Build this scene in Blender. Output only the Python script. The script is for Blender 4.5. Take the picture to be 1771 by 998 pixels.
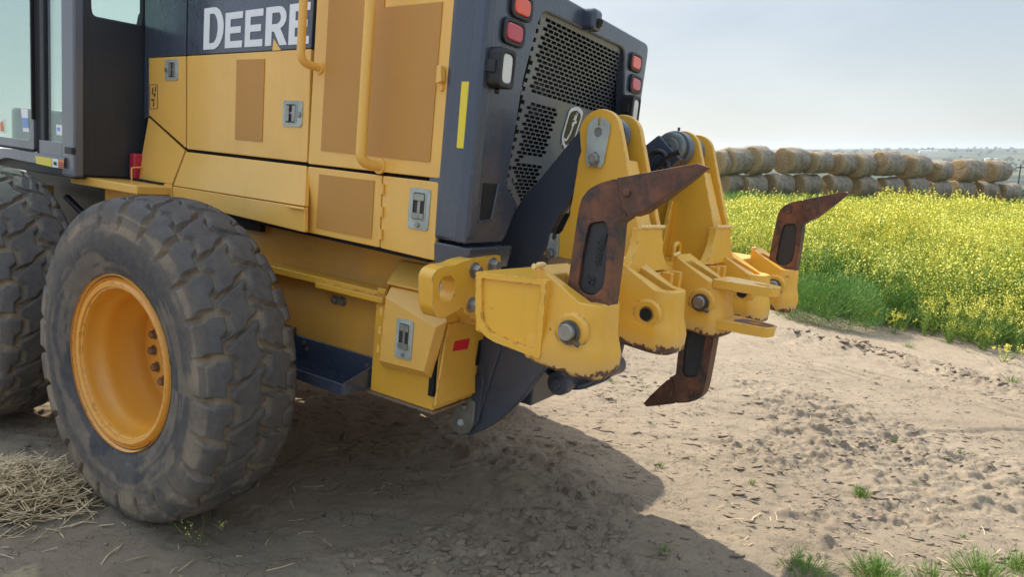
import bpy, bmesh, math, random
import numpy as np
from mathutils import Matrix, Vector
from math import sin, cos, pi, radians, sqrt, atan2
random.seed(7); rng = np.random.default_rng(7)
for o in list(bpy.data.objects): bpy.data.objects.remove(o)
SC = bpy.context.scene; COL = SC.collection
# ------------------------------------------------------------------ camera
EYE = Vector((0, 0, 1.52)); PITCH = math.atan((499-268)/1200.)
cd = bpy.data.cameras.new('camera'); cam = bpy.data.objects.new('camera', cd); COL.objects.link(cam)
cam.location = EYE; cam.rotation_euler = (pi/2-PITCH, 0, 0)
cd.sensor_width = 36; cd.lens = 36*1200/1771.; cd.clip_start = .05; cd.clip_end = 60000
SC.camera = cam
# ------------------------------------------------------------------ sky and sun
SUN = Vector((-.3566, .6388, .6817)).normalized()
SUN_EL = math.asin(SUN.z); SUN_AZ = atan2(SUN.x, SUN.y)
wd = bpy.data.worlds.new('World'); SC.world = wd; wd.use_nodes = True
wn = wd.node_tree.nodes; wl = wd.node_tree.links; wn.clear()
sky = wn.new('ShaderNodeTexSky'); sky.sky_type = 'NISHITA'; sky.sun_disc = False
sky.sun_elevation = SUN_EL; sky.sun_rotation = SUN_AZ
sky.air_density = 1.0; sky.dust_density = 2.5; sky.ozone_density = 1.0; sky.altitude = 600
bg = wn.new('ShaderNodeBackground'); bg.inputs[1].default_value = .15
wo = wn.new('ShaderNodeOutputWorld'); gm = wn.new('ShaderNodeGamma'); gm.inputs[1].default_value = .35; hs = wn.new('ShaderNodeHueSaturation'); hs.inputs['Saturation'].default_value = 1.5; hs.inputs['Value'].default_value = 1.02
wl.new(sky.outputs[0], gm.inputs[0]); wl.new(gm.outputs[0], hs.inputs['Color']); 
wtc = wn.new('ShaderNodeTexCoord'); wmp = wn.new('ShaderNodeMapping'); wmp.inputs['Scale'].default_value = (1, 1, 3.2); wl.new(wtc.outputs['Generated'], wmp.inputs[0])
wns = wn.new('ShaderNodeTexNoise'); wns.inputs['Scale'].default_value = 2.6; wns.inputs['Detail'].default_value = 7; wns.inputs['Roughness'].default_value = .55; wl.new(wmp.outputs[0], wns.inputs['Vector'])
wrp = wn.new('ShaderNodeValToRGB'); wrp.color_ramp.elements[0].position = .42; wrp.color_ramp.elements[1].position = .75; wrp.color_ramp.elements[0].color = (0,0,0,1); wrp.color_ramp.elements[1].color = (.32,.32,.32,1); wl.new(wns.outputs[0], wrp.inputs[0])
wmx = wn.new('ShaderNodeMix'); wmx.data_type = 'RGBA'; wmx.inputs[7].default_value = (2.7,2.8,2.9,1); wl.new(wrp.outputs[0], wmx.inputs[0]); wl.new(hs.outputs[0], wmx.inputs[6]); # faint cloud noise over the sky
wsx = wn.new('ShaderNodeSeparateXYZ'); wl.new(wtc.outputs['Generated'], wsx.inputs[0]); wmr = wn.new('ShaderNodeMapRange'); wmr.interpolation_type = 'SMOOTHSTEP'  # unseen sky overhead is scaled brighter to add fill light
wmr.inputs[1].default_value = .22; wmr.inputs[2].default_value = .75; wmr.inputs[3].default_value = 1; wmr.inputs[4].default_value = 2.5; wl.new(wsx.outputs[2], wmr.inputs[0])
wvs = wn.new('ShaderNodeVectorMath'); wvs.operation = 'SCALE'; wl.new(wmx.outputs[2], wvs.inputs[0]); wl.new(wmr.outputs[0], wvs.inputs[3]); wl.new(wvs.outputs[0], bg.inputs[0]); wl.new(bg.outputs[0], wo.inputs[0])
sd = bpy.data.lights.new('sun', 'SUN'); sd.energy = 2.95; sd.angle = radians(.6); sd.color = (1, .93, .82)
so = bpy.data.objects.new('sun', sd); COL.objects.link(so)
so.rotation_euler = SUN.to_track_quat('Z', 'Y').to_euler(); so.location = (0, 0, 30)
SC.view_settings.view_transform = 'Standard'; SC.view_settings.look = 'None'
SC.view_settings.gamma = 1; SC.view_settings.exposure = 1.36
SC.cycles.volume_bounces = 2; SC.cycles.volume_step_rate = 4; SC.cycles.volume_max_steps = 64

# ------------------------------------------------------------------ survey of the place: the machine's own frame
# machine frame: x rearward, y to the machine's right, z up; it stands on ground that dips to the rear
RM = Matrix(((.83961, .53392, .09990), (-.53857, .84222, .02540), (-.07057, -.07513, .99467)))   # machine -> world
OM = Vector((-.9281, 3.5865, -.0092))
RC = np.array([[.83961, -.17112, .51553], [.53392, .08544, -.84120], [.09990, .98154, .16310]])   # view -> machine
CM = np.array([2.6029, -2.6398, 1.5227])                                                        # viewpoint, machine frame
HD = -.127486; AL = radians(4.63); RO = np.array([1.8428, -.0396, 0])
def _ray(a, b): return RC @ np.array([a-885.5, -(b-499.), -1200.])
def hm(a, b, ax, val):                      # measured point on the machine plane axis=val
    d = _ray(a, b); return Vector(CM+d*((val-CM[ax])/d[ax]))
hxv = np.array([cos(HD), sin(HD), 0]); hnv = np.array([-sin(HD), cos(HD), 0])
def hh(a, b, off=-.65):                     # on the hood's left side, hood frame (s, n, z)
    d = _ray(a, b); P = CM+d*((off-hnv.dot(CM))/hnv.dot(d)); return Vector((P.dot(hxv), off, P[2]))
rxv = np.array([cos(AL), -sin(AL), 0]); ryv = np.array([sin(AL), cos(AL), 0])
def hr(a, b, yl):                           # on a lengthwise plane of the ripper, ripper frame
    d = _ray(a, b); P = CM+d*((yl-(CM-RO).dot(ryv))/d.dot(ryv))-RO; return Vector((P.dot(rxv), yl, P[2]))
def wp(a, b, depth):                        # world point seen in that direction at that depth
    th = PITCH; r = Vector((a-885.5, 1200*cos(th)+(-(b-499.))*sin(th), -1200*sin(th)-(b-499.)*cos(th)))
    return EYE+r*(depth/r.y)
def gnear(x, y): return -.0092-(.0999*(x+.9281)+.0254*(y-3.5865))/.9947

# ------------------------------------------------------------------ mesh helpers
def link(name, me, mat=None, parent=None, loc=None, rot=None, bevel=0, smooth=35, seg=2):
    o = bpy.data.objects.new(name, me); COL.objects.link(o)
    if mat is not None:
        for m in (mat if isinstance(mat, (list, tuple)) else [mat]): me.materials.append(m)
    if parent is not None: o.parent = parent
    if loc is not None: o.location = loc
    if rot is not None: o.rotation_euler = rot
    if smooth and len(me.polygons):
        me.polygons.foreach_set('use_smooth', [True]*len(me.polygons)); me.set_sharp_from_angle(angle=radians(smooth))
    if bevel:
        b = o.modifiers.new('bevel', 'BEVEL'); b.width = bevel; b.segments = seg; b.limit_method = 'ANGLE'
        b.angle_limit = radians(38); b.harden_normals = True
    return o
def bmo(name, bm, *a, **k):
    bmesh.ops.recalc_face_normals(bm, faces=bm.faces)
    me = bpy.data.meshes.new(name); bm.to_mesh(me); bm.free(); return link(name, me, *a, **k)
def add_plate(bm, pts, out, th, holes=()):
    """flat sheet: outline pts (front face), thickness th away from direction out"""
    out = Vector(out).normalized(); loops = []; es = []
    for lp in [pts]+list(holes):
        vs = [bm.verts.new(p) for p in lp]
        es += [bm.edges.new((vs[i], vs[(i+1) % len(vs)])) for i in range(len(vs))]
    if holes:
        r = bmesh.ops.triangle_fill(bm, edges=es, use_beauty=True); fs = [f for f in r['geom'] if isinstance(f, bmesh.types.BMFace)]
    else: fs = [bm.faces.new([e.verts[0] for e in es])] if False else [bm.faces.new(vs)]
    r = bmesh.ops.extrude_face_region(bm, geom=fs)
    for v in r['geom']:
        if isinstance(v, bmesh.types.BMVert): v.co -= out*th
def add_box(bm, a, b):
    x0, y0, z0 = a; x1, y1, z1 = b
    v = [bm.verts.new(p) for p in ((x0,y0,z0),(x1,y0,z0),(x1,y1,z0),(x0,y1,z0),(x0,y0,z1),(x1,y0,z1),(x1,y1,z1),(x0,y1,z1))]
    for f in ((0,3,2,1),(4,5,6,7),(0,1,5,4),(1,2,6,5),(2,3,7,6),(3,0,4,7)): bm.faces.new([v[i] for i in f])
def add_hex8(bm, v):                        # 4 bottom + 4 top corners
    v = [bm.verts.new(p) for p in v]
    for f in ((0,3,2,1),(4,5,6,7),(0,1,5,4),(1,2,6,5),(2,3,7,6),(3,0,4,7)): bm.faces.new([v[i] for i in f])
def frame_of(d):
    d = Vector(d).normalized(); u = d.orthogonal().normalized(); return d, u, d.cross(u)
def add_lathe(bm, org, axis, prof, n=32, u=None):   # prof: (radius, distance along axis)
    d, u0, w0 = frame_of(axis)
    if u is not None: u0 = Vector(u).normalized(); w0 = d.cross(u0)
    org = Vector(org); rings = []
    for r, h in prof:
        if r <= 1e-6: rings.append([bm.verts.new(org+d*h)])
        else: rings.append([bm.verts.new(org+d*h+(u0*cos(2*pi*i/n)+w0*sin(2*pi*i/n))*r) for i in range(n)])
    for A, B in zip(rings, rings[1:]):
        for i in range(n):
            j = (i+1) % n
            if len(A) == 1 and len(B) == 1: continue
            if len(A) == 1: bm.faces.new((A[0], B[i], B[j]))
            elif len(B) == 1: bm.faces.new((A[i], B[0], A[j]))
            else: bm.faces.new((A[i], B[i], B[j], A[j]))
def add_cyl(bm, p, q, r, n=24, ch=0):
    p = Vector(p); q = Vector(q); L = (q-p).length
    add_lathe(bm, p, q-p, [(0, 0), (r-ch, 0), (r, ch), (r, L-ch), (r-ch, L), (0, L)] if ch else [(0, 0), (r, 0), (r, L), (0, L)], n)
def add_tube(bm, pts, r, n=14, caps=True):
    pts = [Vector(p) for p in pts]; rings = []; u = None
    for i, p in enumerate(pts):
        t = (pts[min(i+1, len(pts)-1)]-pts[max(i-1, 0)]).normalized()
        if u is None: u = t.orthogonal().normalized()
        u = (u-t*u.dot(t)).normalized(); w = t.cross(u); rr = r[i] if isinstance(r, (list, tuple)) else r
        rings.append([bm.verts.new(p+(u*cos(2*pi*k/n)+w*sin(2*pi*k/n))*rr) for k in range(n)])
    for A, B in zip(rings, rings[1:]):
        for k in range(n): bm.faces.new((A[k], A[(k+1) % n], B[(k+1) % n], B[k]))
    if caps: bm.faces.new(rings[0][::-1]); bm.faces.new(rings[-1])
def fillet(pts, r, n=6):                    # round the inner corners of an open path
    pts = [Vector(p) for p in pts]; out = [pts[0]]
    for a, b, c in zip(pts, pts[1:], pts[2:]):
        d1 = (a-b); d2 = (c-b); k = min(r, d1.length*.48, d2.length*.48); p = b+d1.normalized()*k; q = b+d2.normalized()*k
        for i in range(n+1):
            t = i/n; out.append(p*(1-t)**2+b*2*t*(1-t)+q*t*t)
    return out+[pts[-1]]
def rloop(pts, r, n=4):                     # closed outline with rounded corners
    pts = [Vector(p) for p in pts]; out = []; m = len(pts)
    for i in range(m):
        a, b, c = pts[i-1], pts[i], pts[(i+1) % m]; d1 = a-b; d2 = c-b
        rr = r[i] if isinstance(r, (list, tuple)) else r
        if rr <= 0: out.append(b); continue
        k = min(rr, d1.length*.45, d2.length*.45); p = b+d1.normalized()*k; q = b+d2.normalized()*k
        out += [p*(1-j/n)**2+b*2*(j/n)*(1-j/n)+q*(j/n)**2 for j in range(n+1)]
    return out
def circ(c, u, v, ru, rv=None, n=20):
    rv = rv or ru; return [Vector(c)+Vector(u)*ru*cos(2*pi*i/n)+Vector(v)*rv*sin(2*pi*i/n) for i in range(n)]
def add_hexbolt(bm, p, d, r, h=None, washer=True):
    d = Vector(d).normalized(); p = Vector(p); h = h or r*.75; o = 0
    if washer: add_cyl(bm, p, p+d*r*.25, r*1.55, 20); o = r*.25
    add_lathe(bm, p+d*o, d, [(r*1.1, 0), (r*1.1, h*.8), (r*.92, h), (0, h)], 6)

# ------------------------------------------------------------------ materials
MATS = {}
class NT:
    def __init__(s, name):
        s.m = bpy.data.materials.new(name); s.m.use_nodes = True; s.t = s.m.node_tree; s.N = s.t.nodes; s.L = s.t.links
        s.b = s.N['Principled BSDF']; s.out = s.N['Material Output']; s.co = None
    def n(s, t, **k):
        x = s.N.new(t)
        for a, v in k.items(): setattr(x, a, v)
        return x
    def obj(s):
        if not s.co: s.co = s.n('ShaderNodeTexCoord')
        return s.co.outputs['Object']
    def noise(s, scale, detail=6, rough=.6, vec=None, dist=0):
        x = s.n('ShaderNodeTexNoise'); x.inputs['Scale'].default_value = scale; x.inputs['Detail'].default_value = detail
        x.inputs['Roughness'].default_value = rough; x.inputs['Distortion'].default_value = dist
        s.L.new(vec or s.obj(), x.inputs['Vector']); return x.outputs[0]
    def ramp(s, src, a, b, ca=(0,0,0,1), cb=(1,1,1,1)):
        x = s.n('ShaderNodeValToRGB'); e = x.color_ramp.elements; e[0].position = a; e[1].position = b
        e[0].color = tuple(ca)+(1,) if len(ca) == 3 else ca; e[1].color = tuple(cb)+(1,) if len(cb) == 3 else cb
        s.L.new(src, x.inputs[0]); return x.outputs[0]
    def mix(s, f, a, b):
        x = s.n('ShaderNodeMix', data_type='RGBA')
        for i, v in ((0, f), (6, a), (7, b)):
            if isinstance(v, (int, float)): x.inputs[i].default_value = v
            elif isinstance(v, tuple): x.inputs[i].default_value = v+(1,) if len(v) == 3 else v
            else: s.L.new(v, x.inputs[i])
        return x.outputs[2]
    def math(s, op, a, b=None, c=None):
        x = s.n('ShaderNodeMath', operation=op)
        for i, v in enumerate((a, b, c)):
            if v is None: continue
            if isinstance(v, (int, float)): x.inputs[i].default_value = v
            else: s.L.new(v, x.inputs[i])
        return x.outputs[0]
    def bump(s, h, strength=.3, dist=.01, prev=None):
        x = s.n('ShaderNodeBump'); x.inputs['Strength'].default_value = strength; x.inputs['Distance'].default_value = dist
        s.L.new(h, x.inputs['Height'])
        if prev: s.L.new(prev, x.inputs['Normal'])
        s.L.new(x.outputs[0], s.b.inputs['Normal']); return x.outputs[0]
    def set(s, **k):
        for a, v in k.items():
            i = s.b.inputs[a.replace('_', ' ')]
            if isinstance(v, (int, float)): i.default_value = v
            elif isinstance(v, tuple): i.default_value = v+(1,) if len(v) == 3 else v
            else: s.L.new(v, i)
        return s
    def z(s):
        x = s.n('ShaderNodeSeparateXYZ'); s.L.new(s.obj(), x.inputs[0]); return x.outputs
def paint(name, col, rough=.32, dust=.12, dustcol=(.36,.25,.13), chips=0, coat=.25, dscale=3., chipcol=(.10,.045,.03), scuff=None):
    t = NT(name); c = t.mix(t.ramp(t.noise(1.3, 4), .3, .75), col, tuple(x*.9 for x in col))
    d = t.ramp(t.noise(dscale, 9, .7, dist=.4), .42, .78); c2 = t.mix(t.math('MULTIPLY', d, dust), c, dustcol)
    mpv = t.n('ShaderNodeMapping'); mpv.inputs['Scale'].default_value = (9, 9, .9); t.L.new(t.obj(), mpv.inputs[0]); stv = t.ramp(t.noise(3, 7, .7, vec=mpv.outputs[0]), .52, .72)
    c2 = t.mix(t.math('MULTIPLY', stv, .16+dust*.3), c2, tuple(.55*a+.45*b for a, b in zip(col, dustcol)))
    if chips:
        bv = t.n('ShaderNodeBevel', samples=4); bv.inputs[0].default_value = .007; ge = t.n('ShaderNodeNewGeometry'); dp = t.n('ShaderNodeVectorMath', operation='DOT_PRODUCT')
        t.L.new(bv.outputs[0], dp.inputs[0]); t.L.new(ge.outputs['Normal'], dp.inputs[1]); edge = t.ramp(dp.outputs['Value'], .93, .995, (1,1,1), (0,0,0))
        ec = t.math('MULTIPLY', edge, t.ramp(t.noise(30, 6, .7), .50, .60)); c2 = t.mix(t.math('MULTIPLY', edge, .25), c2, (.85,.66,.36))
        ch = t.math('MAXIMUM', t.ramp(t.noise(16, 8, .72), chips, chips+.015), t.math('MULTIPLY', ec, .8)); 
        if scuff:                                   # scraped bare along the lower edge
            lo = t.ramp(t.z()[2], 0, 1); mr = t.n('ShaderNodeMapRange'); mr.inputs[1].default_value = scuff[0]; mr.inputs[2].default_value = scuff[1]; mr.inputs[3].default_value = 1; mr.inputs[4].default_value = 0
            t.L.new(t.z()[2], mr.inputs[0]); sc_ = t.ramp(t.math('ADD', t.math('MULTIPLY', mr.outputs[0], .42), t.noise(22, 7, .75)), .875, .90); ch = t.math('MAXIMUM', ch, sc_)
            c2 = t.mix(t.math('MULTIPLY', mr.outputs[0], .35), c2, (.45,.33,.20))
        c2 = t.mix(ch, c2, chipcol)
        t.bump(t.math('SUBTRACT', 1.0, ch), .4, .002)
        r = t.math('MAXIMUM', t.math('ADD', rough, t.math('MULTIPLY', d, .25)), t.math('MULTIPLY', ch, .8))
    else:
        r = t.math('ADD', rough, t.math('MULTIPLY', d, .25)); t.bump(t.noise(60, 3), .012, .002)
    t.set(Base_Color=c2, Roughness=r, Coat_Weight=coat, Coat_Roughness=.12); return t.m
YEL = (.88, .50, .10)
Y = paint('yellow_paint', YEL, .36, .15); YR = paint('yellow_ripper_paint', (.84,.45,.035), .36, .18, chips=.70)
YW = paint('worn_yellow_paint', (.82,.43,.035), .42, .25, chips=.655)
YP = paint('pocket_yellow_paint', (.82,.43,.035), .42, .25, chips=.67, scuff=(1.02,1.075))
YF = paint('dusty_yellow_frame', (.66,.33,.05), .5, .75, (.30,.20,.10), dscale=2.2)
DK = paint('dark_grey_paint', (.048,.062,.092), .24, .04, (.16,.14,.12), coat=.5)
DKR = paint('dark_ripper_paint', (.058,.070,.100), .36, .22, (.16,.13,.10))
DP = paint('dark_plastic', (.028,.032,.040), .5, .15, (.14,.12,.10), coat=0)
PIL = paint('grey_cab_paint', (.12,.13,.155), .3, .15, (.25,.22,.2), coat=.5)
BK = NT('black_interior').set(Base_Color=(.008,.008,.009), Roughness=.8).m
BR = NT('black_rubber').set(Base_Color=(.015,.015,.016), Roughness=.45).m
def metal(name, col, rough, met=.8, sc=25):
    t = NT(name); n = t.ramp(t.noise(sc, 6), .35, .7)
    t.set(Base_Color=t.mix(n, col, tuple(x*.62 for x in col)), Roughness=rough, Metallic=met); t.bump(t.noise(80, 3), .15, .002); return t.m
ZN = metal('zinc_plate', (.50,.55,.50), .5, .35, 9); ST = metal('bolt_steel', (.36,.35,.32), .45, .7); DM = metal('dull_steel', (.16,.15,.13), .5, .6)
CH = metal('chrome_rod', (.75,.75,.75), .12, 1.)
t = NT('rusty_iron'); a = t.ramp(t.noise(7, 9, .7), .35, .68); b_ = t.ramp(t.noise(9, 8, .75, dist=.6), .46, .60)
t.set(Base_Color=t.mix(b_, t.mix(a, (.060,.030,.025), (.26,.105,.052)), (.042,.036,.036)), Roughness=t.math('ADD', .42, t.math('MULTIPLY', a, .3)), Metallic=.25)
t.bump(t.noise(45, 8, .7), .5, .004); RU = t.m
t = NT('shank_core_black'); t.set(Base_Color=t.mix(t.ramp(t.noise(12, 7), .5, .8), (.022,.026,.032), (.06,.045,.035)), Roughness=.6); t.bump(t.noise(160, 4), .4, .002); SB = t.m
t = NT('perforated_yellow')                                   # sheet with fine round holes
x, y, z = t.z(); P_ = .0036
def cell(off):
    u = t.math('SUBTRACT', t.math('FRACT', t.math('ADD', t.math('DIVIDE', x, P_), off)), .5)
    v = t.math('SUBTRACT', t.math('FRACT', t.math('ADD', t.math('DIVIDE', z, P_*1.732), off)), .5)
    v = t.math('MULTIPLY', v, 1.732); return t.math('ADD', t.math('MULTIPLY', u, u), t.math('MULTIPLY', v, v))
h = t.math('MINIMUM', cell(0.), cell(.5)); hole = t.ramp(h, .085, .11, (1,1,1), (0,0,0))
t.set(Base_Color=t.mix(hole, (.74,.36,.07), (.10,.045,.015)), Roughness=.55); YM = t.m
t = NT('clear_glass'); t.N.remove(t.b); tr = t.n('ShaderNodeBsdfTransparent'); gl = t.n('ShaderNodeBsdfGlossy'); mx = t.n('ShaderNodeMixShader')
tr.inputs[0].default_value = (.80,.92,.88,1); gl.inputs['Roughness'].default_value = .03; fr = t.n('ShaderNodeFresnel'); fr.inputs[0].default_value = 1.5
ff = t.math('ADD', t.math('MULTIPLY', fr.outputs[0], .55), .06)
t.L.new(ff, mx.inputs[0]); t.L.new(tr.outputs[0], mx.inputs[1]); t.L.new(gl.outputs[0], mx.inputs[2]); t.L.new(mx.outputs[0], t.out.inputs[0]); GL = t.m
def plain(name, col, rough=.5, **k): return NT(name).set(Base_Color=col, Roughness=rough, **k).m
WH = plain('white_vinyl', (.78,.80,.82), .35); RED = plain('red_plastic', (.45,.02,.05), .35); YT = plain('yellow_reflector', (.80,.62,.03), .3)
RL = plain('red_lens', (.50,.02,.045), .12, Coat_Weight=.6); OL = plain('orange_lens', (.80,.09,.03), .12, Coat_Weight=.6)
RT = plain('red_reflective_tape', (.70,.02,.03), .35); CL = plain('pale_lens', (.66,.66,.62), .12, Coat_Weight=.5)
ORG = plain('orange_vinyl', (.72,.20,.05), .4); BLU = plain('blue_vinyl', (.18,.33,.62), .4); INK = plain('black_ink', (.02,.02,.022), .5)
SEAT = plain('grey_upholstery', (.10,.11,.12), .8); TEAL = plain('teal_cloth', (.10,.45,.50), .8)
# tyre rubber: mud sits in the grooves and on the scuffed wall
t = NT('dusty_tyre_rubber'); at = t.n('ShaderNodeAttribute'); at.attribute_name = 'mud'
n1 = t.ramp(t.noise(6, 9, .75), .34, .62); n2 = t.ramp(t.noise(26, 8, .7), .35, .8)
f_ = t.math('MULTIPLY', at.outputs['Fac'], t.math('ADD', .35, t.math('MULTIPLY', n1, .8)))
cb = t.mix(t.math('MULTIPLY', n2, .8), (.038,.040,.046), (.105,.102,.098))
t.set(Base_Color=t.mix(f_, cb, (.30,.235,.160)), Roughness=.8); b1 = t.bump(t.noise(55, 8, .75), .55, .006); TY = t.m
# ------------------------------------------------------------------ value noise for the ground
def vnoise(x, y, seed=0):
    xi = np.floor(x).astype(np.int64); yi = np.floor(y).astype(np.int64); fx = x-xi; fy = y-yi
    fx = fx*fx*fx*(fx*(fx*6-15)+10); fy = fy*fy*fy*(fy*(fy*6-15)+10)
    def h(a, b):
        v = (a*374761393+b*668265263+seed*974711) & 0xffffffff; v = ((v ^ (v >> 13))*1274126177) & 0xffffffff
        return ((v ^ (v >> 16)) & 0xffff)/65535.
    return (h(xi, yi)*(1-fx)+h(xi+1, yi)*fx)*(1-fy)+(h(xi, yi+1)*(1-fx)+h(xi+1, yi+1)*fx)*fy
def fbm(x, y, o=5, seed=0, g=.5):
    s = 0; a = 1; n = 0
    for i in range(o):
        s = s+a*vnoise(x*2**i+i*17.3, y*2**i-i*9.1, seed+i); n += a; a *= g
    return s/n
def sst(a, b, v): t_ = np.clip((v-a)/(b-a), 0, 1); return t_*t_*(3-2*t_)
def segdist(x, y, pts):
    d = np.full(np.shape(x), 1e9)
    for (ax, ay), (bx, by) in zip(pts, pts[1:]):
        L2 = (bx-ax)**2+(by-ay)**2; tt = np.clip(((x-ax)*(bx-ax)+(y-ay)*(by-ay))/L2, 0, 1)
        d = np.minimum(d, np.hypot(x-ax-tt*(bx-ax), y-ay-tt*(by-ay)))
    return d
RIDGE = [(2.3,8.9),(2.8,8.07),(3.68,7.55),(4.08,6.98),(4.57,5.9),(5.2,4.6)]; EDGE = [(2.6,4.45),(2.97,4.71),(3.4,4.80),(3.9,4.95),(5,5.2)]
LUMP = [(1.5,3.9),(2.0,4.2),(2.37,4.34),(2.62,4.22),(3.0,4.0)]; CLOD = [(-.55,2.36),(-.25,2.52),(.0,2.42),(.35,2.62)]
def ground_base(x, y):
    near = gnear(np.clip(x, -9, 6.5), np.clip(y, -6, 14))
    field = -.62-.52*sst(10, 45, y)-.0436*np.maximum(0, x-13)*(y < 1e6)
    t_ = sst(6.5, 12, y); z = near*(1-t_)+field*t_
    z = np.where(x < -9, z+0, z)
    r = np.hypot(x, y); drop = sst(70, 600, r)
    far = 1.52-42+8*(fbm(x/900, y/900, 3, 5)-.5)
    z = np.where(r > 70, (1.52-4.2-.02*(np.minimum(r, 600)-70))*0+(1-drop)*np.maximum(z, -9)+drop*far, z)
    hill = sst(2600, 5200, r)*(55+46*fbm(x/1500+3, y/2200, 5, 11))+sst(5200, 9000, r)*24
    return z+hill
def ground_detail(x, y):
    r = np.hypot(x, y-2); k = 1-sst(8, 30, r)
    d = .050*(fbm(x*.8, y*.8, 4, 21)-.5)+.030*(fbm(x*5, y*5, 5, 22)-.5)
    rough = sst(.46, .62, fbm(x*.9+5, y*1.1, 3, 23))                                  # churned patches
    rough = np.maximum(rough, 1-sst(.12, .45, segdist(x, y, LUMP)))
    smooth_track = (1-sst(.5, 1.1, segdist(x, y, [(1.8,6.6),(3.0,6.1),(4.2,5.3),(5.2,4.2)])))
    rough = rough*(1-.8*smooth_track)
    n3 = fbm(x*14, y*20, 4, 24); d = d+rough*.055*np.maximum(0, n3-.50)*1.6+rough*.020*(fbm(x*38, y*38, 3, 25)-.5)
    fk = fbm(x*5.5, y*9, 4, 41); d = d+(.4+.6*rough)*(.010*sst(.50,.525,fk)+.008*sst(.58,.60,fk)-.010*(1-sst(.395,.42,fk)))*(1-.75*smooth_track)
    rid = 1-sst(.03, .30, segdist(x, y, RIDGE)+.12*(fbm(x*4, y*4, 3, 26)-.5)); d = d+rid*(.035+.075*fbm(x*16, y*16, 4, 27))
    e = segdist(x, y, EDGE); d = d-.022*(1-sst(0, .05, e))
    lm = 1-sst(.0, .22, segdist(x, y, LUMP)); d = d+lm*.07*np.maximum(0, fbm(x*9, y*9, 4, 28)-.42)*2
    cl = 1-sst(.0, .25, segdist(x, y, CLOD)); d = d+cl*.05*fbm(x*13, y*13, 4, 29)
    u = (x*.83+y*.55); tr = (1-sst(.25, .40, np.abs((y-6.2)+.75*(x-3.2))))*sst(2.2, 2.9, x); d = d+tr*.020*sst(-.1, .5, np.sin(u*30+1.5*np.sin(y*6)))
    c = np.abs(fbm(x*7+2*fbm(x*2, y*2, 2, 31), y*7, 3, 30)-.5); d = d-.010*(1-sst(0, .018, c))*(1-rough*.5)
    # keep the soil just touching the tyres
    return d*k*.9
def G(x, y): return ground_base(x, y)+ground_detail(x, y)
def g1(x, y): return float(G(np.array([float(x)]), np.array([float(y)]))[0])
def axis_pts(a, fine, step, far, n_):
    lo, hi = fine; c = list(np.arange(lo, hi, step)); s = step; v = hi
    while v < far: c.append(v); s *= 1.045; v += s
    s = step; v = lo-step; l = []
    while v > -far: l.append(v); s *= 1.07; v -= s
    return np.array(l[::-1]+c+[far])
gx = axis_pts(0, (-3.0, 5.0), .0115, 11000, 0); gy = axis_pts(0, (1.95, 6.2), .0115, 13000, 0)
gy = gy[gy > -4000]
X, Yg = np.meshgrid(gx, gy); Z = G(X, Yg)
def grid_mesh(name, X, Y_, Z):
    ny, nx = X.shape; me = bpy.data.meshes.new(name); co = np.stack([X, Y_, Z], -1).reshape(-1, 3)
    i = np.arange(ny*nx).reshape(ny, nx); q = np.stack([i[:-1,:-1], i[:-1,1:], i[1:,1:], i[1:,:-1]], -1).reshape(-1, 4)
    return fast_mesh(me, co, q)
def fast_mesh(me, co, q, mi=None):
    me.vertices.add(len(co)); me.vertices.foreach_set('co', co.astype(np.float32).ravel())
    me.loops.add(q.size); me.loops.foreach_set('vertex_index', q.astype(np.int32).ravel())
    me.polygons.add(len(q)); k = q.shape[1]
    me.polygons.foreach_set('loop_start', np.arange(0, q.size, k, dtype=np.int32))
    if mi is not None: me.polygons.foreach_set('material_index', mi.astype(np.int32))
    me.update(calc_edges=True); me.validate(); return me
# soil
t = NT('dried_mud_ground'); xx, yy, zz = t.z(); ob = t.obj()
n1 = t.ramp(t.noise(.9, 6, .6), .35, .7); n2 = t.ramp(t.noise(9, 8, .72), .3, .75); n3 = t.ramp(t.noise(60, 6, .7), .3, .75)
soil = t.mix(n1, (.42,.335,.23), (.315,.245,.168)); soil = t.mix(t.math('MULTIPLY', n2, .62), soil, (.24,.185,.128)); soil = t.mix(t.math('MULTIPLY', n3, .35), soil, (.42,.34,.245))
vo = t.n('ShaderNodeTexVoronoi', feature='DISTANCE_TO_EDGE'); vo.inputs['Scale'].default_value = 11
wv = t.n('ShaderNodeMix', data_type='VECTOR'); wv.inputs[0].default_value = .22
nn = t.n('ShaderNodeTexNoise'); nn.inputs['Scale'].default_value = 6; t.L.new(ob, nn.inputs[0]); t.L.new(ob, wv.inputs[4]); t.L.new(nn.outputs[1], wv.inputs[5]); t.L.new(wv.outputs[1], vo.inputs['Vector'])
cm = t.ramp(t.noise(3.2, 4), .47, .6); sp_ = t.ramp(t.noise(75, 7, .8), .57, .64); soil = t.mix(t.math('MULTIPLY', sp_, .45), soil, (.14,.105,.072)); sp2 = t.ramp(t.noise(120, 4, .7), .60, .68); soil = t.mix(t.math('MULTIPLY', sp2, .5), soil, (.48,.41,.31))
crack = t.math('MULTIPLY', t.ramp(vo.outputs[0], .004, .022, (1,1,1), (0,0,0)), cm)
soil = t.mix(t.math('MULTIPLY', crack, .75), soil, (.05,.038,.028))
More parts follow.
